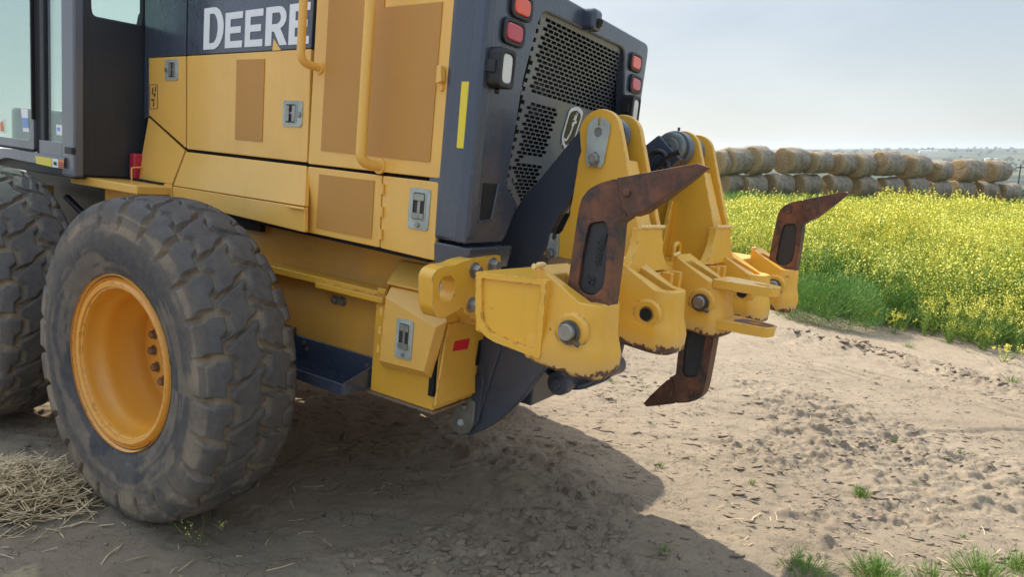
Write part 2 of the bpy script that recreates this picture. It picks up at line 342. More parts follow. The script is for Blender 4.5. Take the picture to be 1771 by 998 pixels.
# distance zones: valley fields beyond the crop
ln = t.n('ShaderNodeVectorMath', operation='LENGTH'); t.L.new(ob, ln.inputs[0]); dist = ln.outputs['Value']
mp = t.n('ShaderNodeMapping'); mp.inputs['Scale'].default_value = (.0032,.0014,0); t.L.new(ob, mp.inputs[0])
vf = t.n('ShaderNodeTexVoronoi'); vf.inputs['Scale'].default_value = 1; t.L.new(mp.outputs[0], vf.inputs['Vector'])
fcol = t.mix(t.ramp(vf.outputs['Color'], .25, .75), (.050,.075,.030), (.15,.135,.07)); fcol = t.mix(t.ramp(t.noise(.004, 8, .65), .46, .56), fcol, (.018,.032,.020))
midc = t.mix(t.ramp(t.noise(.5, 6), .4, .6), (.10,.105,.035), (.23,.18,.09))
zf1 = t.ramp(t.math('DIVIDE', dist, 100), .13, .16); zf2 = t.ramp(t.math('DIVIDE', dist, 1000), .12, .3)
c = t.mix(zf1, soil, midc); c = t.mix(zf2, c, fcol)
t.set(Base_Color=c, Roughness=.92, Specular_IOR_Level=.25)
b1 = t.bump(t.noise(38, 10, .82), 1.0, .018); b2 = t.bump(t.math('SUBTRACT', 1.0, crack), .5, .01, b1); b3 = t.bump(t.noise(170, 5, .75), .6, .004, b2)
gr = link('ground', grid_mesh('ground', X, Yg, Z), t.m, smooth=0); gr['kind'] = 'structure'
gr.data.polygons.foreach_set('use_smooth', [True]*len(gr.data.polygons))
# ================================================================== the motor grader
root = bpy.data.objects.new('motor_grader', None); COL.objects.link(root)
root.matrix_world = Matrix.Translation(OM) @ RM.to_4x4()
root['label'] = 'large yellow and dark grey motor grader with rear ripper, parked on the dried mud'; root['category'] = 'motor grader'
OUTH = (0, -1, 0)                           # outward from the left side, hood and ripper frames
HR = dict(parent=root, rot=(0, 0, HD)); RR = dict(parent=root, loc=tuple(RO), rot=(0, 0, -AL)); MR = dict(parent=root)
def hpl(name, px, mat, th=.018, r=.008, off=-.65, offs=None, bevel=.0035, par=None, holes=()):
    pts = [hh(a, b, (offs[i] if offs else off)) for i, (a, b) in enumerate(px)]
    out = Vector(OUTH)
    if offs: out = (pts[1]-pts[0]).cross(pts[2]-pts[0]).normalized(); out = out if out.y < 0 else -out
    bm = bmesh.new(); add_plate(bm, rloop(pts, r) if r else pts, out, th, [h for h in holes])
    if par: return bmo(name, bm, mat, par, bevel=bevel)
    return bmo(name, bm, mat, bevel=bevel, **HR)

# ---- hood core (dark void behind the panel joints) and roof
bm = bmesh.new()
def hoodxy(s, n): P = hxv*s+hnv*n; return P[0], P[1]
a0 = hoodxy(-.985, -.625); a1 = hoodxy(1.16, -.625)
pl_ = [(a0[0], a0[1]), (1.10, a1[1]+.004), (1.10, .42), (-1.02, .30)]
add_hex8(bm, [(p[0], p[1], 1.19) for p in pl_]+[(p[0], p[1], 2.36 if p[0] < 0 else 2.20) for p in pl_])
bmo('hood_core', bm, BK, **MR)
# ---- left side panels
F1 = hpl('front_side_panel', [(257.5,99.5),(320.3,96.3),(320.3,255),(257.5,199)], Y, r=0)
P2 = hpl('engine_door', [(323.5,96),(537.5,83.8),(530.3,280.8),(323,257.2)], Y)
t0 = hh(541, 83); t1 = hh(784, 0)
def stop(a, b, zt): p = hh(a, b); return Vector((p.x, p.y, zt))
def hpl3(name, pts, mat, th=.018, r=.008, bevel=.0035, par=None):
    bm = bmesh.new(); add_plate(bm, rloop(pts, r) if r else pts, OUTH, th); return bmo(name, bm, mat, par, bevel=bevel) if par else bmo(name, bm, mat, bevel=bevel, **HR)
P3 = hpl3('radiator_door', [stop(533.5,283,2.30), stop(760.6,309,2.14), hh(760.6,308.6), hh(532.6,283)], Y)
D1 = hpl('lower_screen_door', [(532.5,287.5),(660,303.2),(655.6,428.3),(528.6,401)], Y)
D2 = hpl('lower_rear_door', [(662.3,303.6),(758.6,315),(750.5,451),(657.5,429)], Y)
zt = hh(400, 95).z
hpl3('upper_side_panel', [Vector((hh(323,95).x, -.65, 2.34)), Vector((hh(538,83).x, -.65, 2.34)), hh(537.7,82.8), hh(323.2,95)], DK, par=None)
hpl3('upper_front_panel', [Vector((hh(249,100).x, -.65, 2.34)), Vector((hh(320,95).x, -.65, 2.34)), hh(320.2,95.2), hh(256.8,98.6), hh(257,202), hh(249,206)], DK, r=0)
T1 = hpl('front_skirt_panel', [(256.6,202.5),(319,259.5),(297,317.6),(237.5,311)], Y, offs=[-.65,-.65,-.69,-.69], r=0, th=.02)
S1 = hpl('front_lower_skirt', [(237.5,311.4),(296.4,318),(296.4,346),(237,344)], Y, off=-.69, r=0)
H1 = hpl('side_hatch', [(321.5,262),(529.8,286.6),(526.5,356.5),(299.8,320.5)], Y, offs=[-.65,-.65,-.69,-.69], th=.02)
H2 = hpl('lower_side_hatch', [(298.6,321.7),(526.8,358.6),(526.3,402),(298,346.5)], Y, off=-.69)
bm = bmesh.new(); p = hh(498,357,-.70); q = hh(527,361.5,-.70); add_tube(bm, [p, q], .006); bmo('hatch_latch_bar', bm, Y, parent=H2)
# perforated screens
def screen(px, par, name='perforated_screen'):
    pts = [hh(a, b, -.6535) for a, b in px]; bm = bmesh.new(); add_plate(bm, pts, OUTH, .003); return bmo(name, bm, YM, par)
screen([(409,102.6),(457.3,101.2),(452.8,244.9),(406,240.4)], P2)
screen([(552,301),(647,312.5),(641.8,413),(546.5,393.6)], D1)
pA = hh(554.5,260,-.6535); pB = hh(743,279.8,-.6535); xt0 = hh(563,8,-.6535); xt1 = hh(762,3,-.6535)
bm = bmesh.new(); add_plate(bm, [Vector((pA.x,-.6535,xt1.z)) if False else Vector((pA.x, -.6535, 2.28)), Vector((hh(664,12,-.6535).x, -.6535, 2.28)), hh(664,12,-.6535), Vector((pB.x, -.6535, hh(762,3).z)), Vector((pB.x, -.6535, pB.z)), pA], OUTH, .003)
bmo('perforated_screen', bm, YM, P3)
# lettering on the dark band
def letter(bm, kind, x0, x1, zb, zt_, n):
    w = x1-x0; h = zt_-zb; s = .30*w if kind != 'D' else .29*w; hs = h*.19; f = lambda u, v: Vector((x0+u*w, n, zb+v*h))
    k = s/w; q = hs/h
    if kind == 'E':
        e = 1.0; add_plate(bm, [f(0,0), f(e,0), f(e,q), f(k,q), f(k,.5-q*.48), f(.9,.5-q*.48), f(.9,.5+q*.48), f(k,.5+q*.48), f(k,1-q), f(e,1-q), f(e,1), f(0,1)], OUTH, .002)
    if kind == 'D':
        q = .15
        o_ = [f(0,0), f(.5,0)]+[f(.5+.5*sin(a), .5-.5*cos(a)) for a in [i*pi/12 for i in range(1, 12)]]+[f(.5,1), f(0,1)]
        i_ = [f(k,q), f(.46,q)]+[f(.46+(.54-k)*sin(a), .5-(.5-q)*cos(a)) for a in [i*pi/12 for i in range(1, 12)]]+[f(.46,1-q), f(k,1-q)]
        add_plate(bm, o_, OUTH, .002, [i_])
    if kind == 'R':
        m = .42; R_ = lambda cx, cv, ru, rv: [f(cx+ru*sin(a), cv-rv*cos(a)) for a in [i*pi/8 for i in range(1, 8)]]
        o_ = [f(0,0), f(k,0), f(k,m-.06), f(.42,m-.06), f(.70,0), f(1.05,0), f(.72,m-.0), ]+R_(.6, .5*(1+m), .38, .5*(1-m))+[f(.6,1), f(0,1)]
        i_ = [f(k,m+.13), f(.55,m+.13)]+R_(.55, .5*(1+m)+.0, .17, .5*(1-m)-.145)+[f(.55,1-.16), f(k,1-.16)]
        add_plate(bm, o_, OUTH, .002, [i_])
bm = bmesh.new(); nn_ = -.6525
for kd, (xa, yb), (xb, ytop) in (('D',(351.5,85.5),(385.5,14)),('E',(388.5,82.8),(418,22)),('E',(422.6,81),(453,17.5)),('R',(458,79),(494,12.5)),('E',(498.3,77),(533.5,7))):
    pb = hh(xa, yb, nn_); pr = hh(xb, yb-2, nn_); pt = hh(xa+1, ytop, nn_)
    letter(bm, kd, pb.x, pr.x, pb.z, pt.z, nn_)
bmo('hood_lettering', bm, WH, **HR)
bm = bmesh.new(); add_plate(bm, [hh(a, b, -.652) for a, b in ((471,87),(473,66),(486,86))], OUTH, .0015); bmo('stripe_notch', bm, Y, **HR)
# warning sticker outline on the front panel
bm = bmesh.new(); add_plate(bm, [hh(a, b, -.6515) for a, b in ((258.5,145.5),(272.5,145.3),(272.5,187.5),(258.5,188))], OUTH, .001, [[hh(a, b, -.6515) for a, b in ((259.3,146.4),(271.7,146.2),(271.7,186.6),(259.3,187.1))]])
for (u, v, w, h_) in ((263,151,2,12),(266,160,3,7),(262,170,5,5),(268,149,2,9),(265,176,2,8)): add_plate(bm, [hh(a, b, -.6515) for a, b in ((u,v),(u+w,v+1),(u+w-1,v+h_),(u-1,v+h_-1))], OUTH, .001)
bmo('outline_sticker', bm, plain('brown_ink', (.16,.07,.03)), F1)

# ---- recessed door latches
def latch_set(c, w, h, par, side='bottom', frame=HR):
    cx_, cy_, cz = c; f = lambda u, v, n=0: Vector((cx_+u*w, cy_-n, cz+v*h))
    a, b, c0, d = {'bottom': (-.31,.31,-.26,.40), 'right': (-.36,.22,-.36,.36), 'left': (-.20,.34,-.36,.36)}[side]
    bm = bmesh.new(); add_plate(bm, rloop([f(-.5,.5,.0045), f(.5,.5,.0045), f(.5,-.5,.0045), f(-.5,-.5,.0045)], w*.12), OUTH, .005, [rloop([f(a,d,.0045), f(b,d,.0045), f(b,c0,.0045), f(a,c0,.0045)], w*.08)])
    rim = [f(a,d,.0), f(b,d,.0), f(b,c0,.0), f(a,c0,.0)]
    ring = rloop([f(a-.03,d+.02,.007), f(b+.03,d+.02,.007), f(b+.03,c0-.02,.007), f(a-.03,c0-.02,.007)], w*.1)
    add_plate(bm, ring, OUTH, .003, [rloop([f(a+.02,d-.01,.007), f(b-.02,d-.01,.007), f(b-.02,c0+.01,.007), f(a+.02,c0+.01,.007)], w*.08)])
    for u, v in ((-.42,.45),(.42,.45),(-.42,-.45),(.42,-.45)): add_cyl(bm, f(u,v,.004), f(u,v,.006), w*.035, 10)
    o = bmo('door_latch', bm, ZN, bevel=.0008, **frame)
    bm = bmesh.new(); add_plate(bm, [f(a,d,.0012), f(b,d,.0012), f(b,c0,.0012), f(a,c0,.0012)], OUTH, .001); bmo('latch_recess', bm, plain('recess_grey', (.045,.042,.04), .6), o)
    bm = bmesh.new()
    if side == 'bottom':
        add_plate(bm, rloop([f(a+.05,d-.03,.009), f(b-.05,d-.03,.009), f(b-.05,d-.20,.009), f(a+.05,d-.20,.009)], w*.05), OUTH, .006)
        add_plate(bm, [f(-.07,d-.2,.006), f(.07,d-.2,.006), f(.07,c0+.16,.006), f(-.07,c0+.16,.006)], OUTH, .004)
        add_plate(bm, rloop([f(a+.03,c0+.16,.011), f(b-.03,c0+.16,.011), f(b-.03,c0+.02,.011), f(a+.03,c0+.02,.011)], w*.05), OUTH, .008)
        lk = f(.02,-.385,.0)
    else:
        mm = (a+b)/2
        add_plate(bm, rloop([f(a+.04,d-.05,.009), f(mm-.07,d-.05,.009), f(mm-.07,c0+.05,.009), f(a+.04,c0+.05,.009)], w*.05), OUTH, .006)
        add_plate(bm, rloop([f(mm+.09,d-.05,.009), f(b-.03,d-.05,.009), f(b-.03,c0+.05,.009), f(mm+.09,c0+.05,.009)], w*.05), OUTH, .006)
        add_plate(bm, [f(mm-.07,.05,.006), f(mm+.09,.05,.006), f(mm+.09,-.02,.006), f(mm-.07,-.02,.006)], OUTH, .004)
        lk = f(.38,-.02,.0) if side == 'right' else f(-.36,0,.0)
    bmo('latch_paddle', bm, metal('latch_metal', (.42,.42,.38), .4, .7) if 'latch_metal' not in bpy.data.materials else bpy.data.materials['latch_metal'], o, bevel=.0012)
    bm = bmesh.new(); add_cyl(bm, lk, lk+Vector((0,-.011,0)), w*.085, 18, .001); bmo('lock_cylinder', bm, ST, o)
    return o
def latch_px(px, side, off=-.65):
    tl, tr_, br, bl = [hh(a, b, off) for a, b in px]; c = (tl+tr_+br+bl)/4; w = ((tr_-tl).length+(br-bl).length)/2; h = ((tl-bl).length+(tr_-br).length)/2
    return latch_set(c, w, h, None, side)
latch_px([(286.5,103),(309,101.5),(308.5,138),(286.5,139.5)], 'left')
latch_px([(491,173.5),(524.5,173.5),(523,219.5),(490,218)], 'right')
latch_px([(711,323.5),(746.5,327.5),(740.5,399.5),(705.5,394)], 'bottom')
# hinge knuckles, door hook
for yy_ in (327, 366, 405): bm = bmesh.new(); add_cyl(bm, hh(661.6-(yy_-303)*.035,yy_-9,-.657), hh(661.6-(yy_-303)*.035-.3,yy_+9,-.657), .008); bmo('door_hinge', bm, Y, bevel=.001, **HR)
bm = bmesh.new(); add_plate(bm, rloop([hh(a, b, -.675) for a, b in ((755.5,112),(762,112),(763,140),(753,143))], .004), OUTH, .02)
add_plate(bm, [hh(a, b, -.66) for a, b in ((754,143),(764,141),(765,152),(761,158))], OUTH, .012); bmo('door_hook', bm, Y, bevel=.002, **HR)
# ---- grab rails
def rail(foot, xfoot, zt_, r=.0165, stand=.085, upper=False):
    p = hh(*foot); w = hh(xfoot[0], xfoot[1], -.65-stand)
    z0 = p.z+.005; pts = [p, Vector((p.x-.005, p.y-stand, z0+.0)), Vector((p.x-.005, p.y-stand, zt_-.0)), Vector((p.x-.005, p.y, zt_))]
    bm = bmesh.new(); add_tube(bm, fillet(pts, .055, 7), r, 18)
    for q in (pts[0], pts[-1]): add_cyl(bm, q+Vector((0,.004,0)), q+Vector((0,-.008,0)), r*1.55, 20, .001)
    return bmo('grab_rail', bm, Y, **HR)
rail((554,117), (521,90), 2.33, .0155); rail((657.5,287), (628,262), 2.30, .0185)

# ---- rear housing: dark tail shell with lamps and grille
XR = 1.30; pz = lambda a, b, x=XR: hm(a, b, 0, x)
bm = bmesh.new()
s0 = hh(786, 0); A = hxv*s0.x+hnv*(-.652); s1 = hh(862, 0); B = hxv*hh(836,200).x+hnv*(-.652); Bx = XR
yl0 = B[1]-.002; yr0 = .47; zt_ = 2.165; zb_ = 1.283
outl = [(A[0], A[1]+.0), (Bx, yl0), (Bx, yr0), (A[0], yr0-.02)]
add_hex8(bm, [(1.10,A[1]+.012,zb_),(Bx-.01,yl0+.002,zb_),(Bx-.01,-.76,zb_),(1.10,-.76,zb_),(1.10,A[1]+.012,zt_+.02),(Bx-.01,yl0+.002,zt_+.02),(Bx-.01,-.76,zt_+.02),(1.10,-.76,zt_+.02)])
add_box(bm, (1.02,-.759,2.125), (Bx-.05,yr0-.01,zt_+.02)); add_box(bm, (1.02,yr0-.05,zb_+.1), (Bx-.05,yr0-.008,2.124))
tail = bmo('rear_housing', bm, DK, bevel=.006, **MR)
# rear frame ring (opening for the grille)
def pl(a, b, k=0.):                         # the grille leans: its foot sits deeper than its head
    d = _ray(a, b); nrm = np.array([1, 0, -.22]); c0_ = 1.285-.22*2.1-k; return Vector(CM+d*((c0_-nrm.dot(CM))/nrm.dot(d)))
GPX = ((935,20),(1081,87),(1079,200),(1060,430),(910,430),(898,356),(877,322))
gpts = [pl(a, b) for a, b in GPX]; gpts[0] = pl(938,16); gpts[3] = Vector((1.285-.22*(2.1-1.40), gpts[2].y, 1.40)); gpts[4] = Vector((1.285-.22*(2.1-1.36), gpts[5].y+.06, 1.36))
op = [pz(a, b) for a, b in ((938,16),(1081,84),(1079,200))]
ring = [Vector((XR, yl0, zb_)), Vector((XR, yl0, zt_)), Vector((XR, yr0, zt_)), Vector((XR, yr0-.03, 1.55)), Vector((XR, yr0-.09, zb_)), Vector((XR, op[2].y+.0, zb_))]
ring += [Vector((XR, op[2].y, op[2].z)), op[1], op[0]]+[pz(a, b) for a, b in ((905,140),(877,322),(897,354),(888,376),(876,408),(868,419))]
bm = bmesh.new(); add_plate(bm, rloop(ring, [.0,.03,.045,.1,.04,.01,.02,.04,.05,.05,.03,.01,.01,.01,.01]), (1,0,0), .045)
fr_ = bmo('rear_frame', bm, DK, bevel=.014, seg=3, **MR)
bm = bmesh.new(); add_box(bm, (.90, -.70, 1.30), (1.04, yr0-.06, 2.12)); 
bmo('radiator_core', bm, plain('radiator_fins', (.16,.165,.16), .6), **MR)
bm = bmesh.new(); add_lathe(bm, (1.05, -.14, 1.83), (1,0,0), [(.27,0),(.27,.03),(.25,.03),(.25,0)], 40); bmo('fan_shroud', bm, plain('shroud_grey', (.42,.43,.40), .5), **MR)
bm = bmesh.new()
for k in range(8):
    a = 2*pi*k/8; e = Vector((0, cos(a), sin(a))); f2 = Vector((0, -sin(a), cos(a))); o = Vector((1.06, -.14, 1.83))
    add_plate(bm, [o+e*.06-f2*.03, o+e*.24-f2*.05, o+e*.24+f2*.05+Vector((.02,0,0)), o+e*.06+f2*.03+Vector((.02,0,0))], (1,0,0), .004)
add_cyl(bm, (1.05,-.14,1.83), (1.10,-.14,1.83), .07, 24); bmo('cooling_fan', bm, plain('fan_plastic', (.40,.42,.40), .5), **MR)
GRM = paint('grille_grey', (.16,.19,.22), .3, .2, coat=.5)
# grille: bars with brick-bond slots
def inside(p, poly):
    c = False; n = len(poly)
    for i in range(n):
        a, b = poly[i], poly[i-1]
        if (a[1] > p[1]) != (b[1] > p[1]) and p[0] < (b[0]-a[0])*(p[1]-a[1])/(b[1]-a[1])+a[0]: c = not c
    return c
gxp = 1.0
poly = [(p.y, p.z) for p in gpts]; cy0 = sum(p[0] for p in poly)/len(poly); cz0 = sum(p[1] for p in poly)/len(poly)
inner_ = [(cy0+(a-cy0)*.93, cz0+(b-cz0)*.95) for a, b in poly]
zmid = pl(940, 176).z; ybadge = pl(960, 240).y
def is_slot(y_, z_):
    if not inside((y_, z_), inner_): return False
    if abs(z_-zmid) < .016: return False
    if z_ < zmid and y_ > ybadge-.045: return False
    if abs(z_-(zmid-.22)) < .010 and y_ > ybadge-.2: return False
    return True
bm = bmesh.new(); ph, pw, bt, bw = .0150, .040, .0036, .0042; r_ = 0; slots = []
zz0 = 1.37
while zz0 < 2.10:
    yy0 = -.80+(pw/2 if r_ % 2 else 0)
    while yy0 < .40:
        if is_slot(yy0+pw/2, zz0+ph/2): slots.append((yy0, zz0))
        yy0 += pw
    zz0 += ph; r_ += 1
# sheet = all cells not slotted are solid boxes, slotted cells get bars on two sides
sset = set((round(a, 4), round(b, 4)) for a, b in slots); r_ = 0; zz0 = 1.37-ph*2
while zz0 < 2.12:
    row = round((zz0-1.37)/ph);     yy0 = -.80-pw*2+(pw/2 if row % 2 else 0)
    while yy0 < .44:
        c_ = (yy0+pw/2, zz0+ph/2)
        if inside((max(min(c_[0], 9), -9), c_[1]), [(cy0+(a-cy0)*1.03, cz0+(b-cz0)*1.02) for a, b in poly]):
            if (round(yy0, 4), round(zz0, 4)) in sset:
                add_box(bm, (gxp-.003, yy0, zz0), (gxp, yy0+pw, zz0+bt)); add_box(bm, (gxp-.0032, yy0, zz0+bt), (gxp-.0002, yy0+bw, zz0+ph))
            else: add_box(bm, (gxp-.003, yy0, zz0), (gxp, yy0+pw, zz0+ph))
        yy0 += pw
    zz0 += ph
for v in bm.verts: v.co.x += .285-.22*(2.1-v.co.z)
grille = bmo('rear_grille', bm, GRM, smooth=0, **MR)
for a, b in ((934,34),(1075,100),(899,152),(889,312)):
    bm = bmesh.new(); p = pl(a, b, -.001); add_hexbolt(bm, p, (1,0,0), .007); bmo('grille_bolt', bm, ST, grille)
# emblem badge on the grille: shield with a leaping deer
bc = pl(988, 222, -.004); E_ = lambda u, v, n=0: Vector((bc.x+n+.22*v, bc.y+u, bc.z+v))
shield = lambda k, dx=0: rloop([E_(-.062*k,.075*k), E_(0,.092*k), E_(.062*k,.075*k), E_(.058*k,-.05*k), E_(0,-.09*k), E_(-.058*k,-.05*k)], .02, 3)
bm = bmesh.new(); add_plate(bm, [p+Vector((.001,0,0)) for p in shield(1)], (1,0,0), .002, [[p+Vector((.001,0,0)) for p in shield(.83)]])
deer_ = [(-.030,-.055),(-.024,-.040),(-.010,-.046),(.000,-.030),(.004,-.012),(-.004,.008),(-.014,.012),(-.010,.022),(.004,.022),(.014,.030),(.012,.040),(-.002,.040),(-.016,.038),(-.012,.046),(-.006,.058),(.000,.046),(.004,.062),(.010,.048),(.016,.066),(.022,.046),(.022,.036),(.034,.030),(.030,.022),(.022,.018),(.018,.000),(.020,-.020),(.014,-.034),(.004,-.042),(-.004,-.052),(-.014,-.050),(-.022,-.058)]
deer = [(-.036,-.062),(-.031,-.036),(-.014,-.040),(-.003,-.020),(.002,.004),(-.005,.012),(-.004,.022),(.006,.026),(.009,.031),(-.012,.030),(-.002,.036),(-.009,.048),(.001,.040),(.002,.060),(.008,.042),(.015,.064),(.014,.036),(.018,.030),(.026,.026),(.022,.020),(.014,.020),(.010,.008),(.009,-.010),(.006,-.024),(-.006,-.044),(-.020,-.048),(-.028,-.046),(-.030,-.060)]
add_plate(bm, [E_(u*1.15, v*1.15, .001) for u, v in deer][::-1], (1,0,0), .002)
bmo('deer_emblem', bm, WH, grille)
bm = bmesh.new(); add_plate(bm, shield(.95), (1,0,0), .002); bmo('emblem_shield', bm, plain('shield_black', (.03,.04,.035), .25), grille)
# lamps
def lamp(c, w, h, mat, tilt=0, name='rear_lamp'):
    f = lambda u, v, n: Vector((XR+n, c.y+u*w, c.z+v*h+u*tilt))
    bm = bmesh.new(); o_ = rloop([f(-.62,.66,.012), f(.62,.66,.012), f(.62,-.66,.012), f(-.62,-.66,.012)], h*.48, 6)
    i_ = rloop([f(-.47,.45,.012), f(.47,.45,.012), f(.47,-.45,.012), f(-.47,-.45,.012)], h*.38, 6)
    add_plate(bm, o_, (1,0,0), .016, [i_]); o = bmo(name, bm, BR, bevel=.004, **MR)
    bm = bmesh.new(); add_plate(bm, rloop([f(-.46,.44,.014), f(.46,.44,.014), f(.46,-.44,.014), f(-.46,-.44,.014)], h*.37, 6), (1,0,0), .018); bmo('lamp_lens', bm, mat, o, bevel=.006, seg=3)
W_ = pz(921,16).y-pz(878,6).y
for a, b, mt in ((900,11,OL),(886,56,RL),(1097.5,108,OL),(1097,145.5,RL)):
    c = pz(a, b); k = 1 if a < 1000 else .95
    lamp(c, .105*k, .062*k, mt)
for a, b in ((877,118),(1099,190)):
    c = pz(a, b, XR+.05); f = lambda u, v, n: Vector((XR+n, c.y+u*.05, c.z+v*.068))
    bm = bmesh.new(); add_plate(bm, rloop([f(-.95,.9,.055), f(.85,.9,.055), f(.85,-.9,.055), f(-.95,-.9,.055)], .022, 5), (1,0,0), .055, [rloop([f(-.55,.66,.055), f(.62,.66,.055), f(.62,-.66,.055), f(-.55,-.66,.055)], .022, 5)])
    add_box(bm, tuple(f(-1.1,-.3,.0)), tuple(f(-.9,.3,.04))); add_cyl(bm, f(0,-.9,.02), f(0,-1.15,.02), .008)
    o = bmo('work_lamp', bm, BR, bevel=.006, seg=3, **MR)
    bm = bmesh.new(); add_plate(bm, rloop([f(-.56,.67,.050), f(.63,.67,.050), f(.63,-.67,.050), f(-.56,-.67,.050)], .022, 5), (1,0,0), .01); bmo('lamp_lens', bm, CL, o, bevel=.004)
# reversing camera on the top edge
c = pz(1016, 32); bm = bmesh.new(); add_box(bm, (XR-.03, c.y-.035, c.z-.045), (XR+.05, c.y+.035, c.z+.035)); cm_ = bmo('reversing_camera', bm, DK, bevel=.018, seg=3, **MR)
bm = bmesh.new(); add_cyl(bm, (XR+.045, c.y, c.z-.015), (XR+.058, c.y, c.z-.02), .018, 20, .002); bmo('camera_lens', bm, BK, cm_)
# hand hold, its shade painted as a flat black patch, and side marker tape
bm = bmesh.new(); add_plate(bm, rloop([pz(a, b, XR+.0015) for a, b in ((836,316),(862,318),(848,382),(830,380))], .008), (1,0,0), .002); hr_ = bmo('hand_hold_shade', bm, BK, parent=fr_)
bm = bmesh.new(); add_tube(bm, [pz(a, b, XR+.004) for a, b in ((862,318),(849,380),(822,384))], .004, 8); bmo('recess_lip', bm, DK, parent=fr_)
bm = bmesh.new(); add_plate(bm, rloop([hh(a, b, -.658) for a, b in ((798.5,140.5),(820.5,140.5),(809.5,257),(789.5,255.5))], .004), OUTH, .0012); bmo('reflective_tape', bm, YT, **HR)
# tail's left skin (on the hood plane)
hA = hh(786, 0); hB = hh(835, 200)
bm = bmesh.new(); add_plate(bm, [Vector((hA.x+.004,-.655,2.17)), Vector((hB.x-.016,-.655,2.17)), Vector((hB.x-.016,-.655,1.30)), Vector((hB.x-.05,-.655,1.285)), Vector((hA.x+.004,-.655,1.285))], OUTH, .05)
bmo('tail_side_skin', bm, DK, bevel=.012, seg=3, **HR)
# lower bumper piece
bm = bmesh.new(); p0 = hh(752,424); p1 = hh(792,440)
add_hex8(bm, [(1.155,-.80,1.19),(1.30,-.81,1.19),(1.30,-.56,1.19),(1.155,-.56,1.19),(1.155,-.81,1.272),(1.315,-.815,1.272),(1.315,-.56,1.272),(1.155,-.56,1.272)])
bmo('rear_bumper', bm, DK, bevel=.008, **MR)

# ---- frame rail below the hood
yF = -.56
bm = bmesh.new(); add_box(bm, (-1.3, yF, .955), (1.24, yF+.03, 1.235)); bmo('upper_frame_rail', bm, YF, bevel=.003, **MR)
bm = bmesh.new(); add_box(bm, (-1.3, .545, .42), (1.04, .585, 1.235)); bmo('right_frame_plate', bm, YF, bevel=.003, **MR)  # right frame side, carried lower to block sun passing under the machine
bm = bmesh.new(); add_box(bm, (-1.3, -.60, 1.15), (.0, -.57, 1.30)); bmo('side_backing_plate', bm, BK, **MR)
fz = hm(560,487,1,-.64).z
bm = bmesh.new(); fe = hm(668,512,1,-.64).x; add_box(bm, (-.6, -.64, fz-.018), (fe, yF, fz+.014)); add_hex8(bm, [(hm(545,484,1,-.66).x,-.66,fz-.03),(fe,-.66,fz-.03),(fe,-.60,fz-.03),(hm(545,484,1,-.66).x-.05,-.60,fz-.03),(hm(545,484,1,-.66).x,-.66,fz-.004),(fe,-.66,fz-.004),(fe,-.60,fz-.004),(hm(545,484,1,-.66).x-.05,-.60,fz-.004)])
bmo('frame_flange', bm, YW, bevel=.006, **MR)
lx0 = hm(505,600,1,-.60).x
bm = bmesh.new(); add_box(bm, (-.9, -.585, .60), (.76, -.545, .975)); bmo('lower_frame_plate', bm, YF, bevel=.003, **MR)
for a, b in ((581,518.5),(593.5,521)): bm = bmesh.new(); add_hexbolt(bm, hm(a, b, 1, -.585), OUTH, .013, .018); bmo('frame_bolt', bm, ST, **MR)
bm = bmesh.new(); add_tube(bm, [(-.8,-.60,.93),(.1,-.60,.90),(.16,-.60,.70),(.18,-.60,.62)], .025); bmo('drain_pipe', bm, Y, **MR)
# ---- rear compartment box
def mp(a, b, y_): return hm(a, b, 1, y_)
yb = -.64
c0 = mp(640,673,yb); c1 = mp(748,711.5,yb); xb1 = c1.x; zb = c1.z
bm = bmesh.new(); ctop = mp(668,500,yb).z
add_hex8(bm, [(c0.x,yb,zb),(xb1,yb,zb),(xb1,.64,zb),(c0.x,.64,zb),(c0.x,yb,ctop),(xb1+.03,yb,ctop),(xb1+.03,.64,ctop),(c0.x,.64,ctop)])
box_ = bmo('compartment_box', bm, YW, bevel=.005, **MR)
bm = bmesh.new(); add_box(bm, (c0.x-.005, yb-.004, zb-.012), (xb1+.006, .4, zb-.001)); bmo('bottom_edge_plate', bm, metal('scraped_steel', (.30,.22,.15), .6, .3), parent=box_)
# sloping top cover
bm = bmesh.new(); q = [mp(690.5,450,-.58), mp(760,462,-.58), mp(750,507,yb-.03), mp(669,488.5,yb-.03)]
q[1].x = xb1+.12; q[2].x = xb1+.10; q[2].z = q[3].z; q[1].z = q[0].z
add_plate(bm, q, (0,-.6,.8), .012); add_plate(bm, [mp(669,489,yb-.029), mp(690,451,-.579), Vector((q[0].x, -.579, q[3].z-.06)), mp(664,512,yb-.01)], (-1,0,0), .006)
bmo('box_top_cover', bm, Y, bevel=.003, **MR)
# door with bevelled faces
yd = yb-.055
F = [mp(667,514.4,yd), mp(753.6,566.8,yd), mp(732.6,643.5,yd), mp(655.4,623.8,yd)]      # front face
B = [mp(677,494.5,yb-.008), mp(742,508,yb-.008), mp(774,555.5,yb-.008), mp(747,655,yb-.008), mp(661,634,yb-.008), mp(657,620,yb-.008)]
bm = bmesh.new(); vF = [bm.verts.new(p) for p in F]; vB = [bm.verts.new(p) for p in B]
bm.faces.new(vF); bm.faces.new([vB[0], vB[1], vB[2], vF[1], vF[0]]); bm.faces.new([vF[1], vB[2], vB[3], vF[2]]); bm.faces.new([vF[2], vB[3], vB[4], vF[3]]); bm.faces.new([vF[3], vB[4], vB[5], vB[0], vF[0]]); bm.faces.new(vB[::-1])
cdoor = bmo('compartment_door', bm, Y, bevel=.002, **MR)
for a, b in ((657.5,538),(655,571),(652,603)): bm = bmesh.new(); add_cyl(bm, mp(a+2.5,b-6,yd-.004), mp(a+2,b+6,yd-.004), .007); bmo('door_hinge', bm, Y, parent=cdoor)
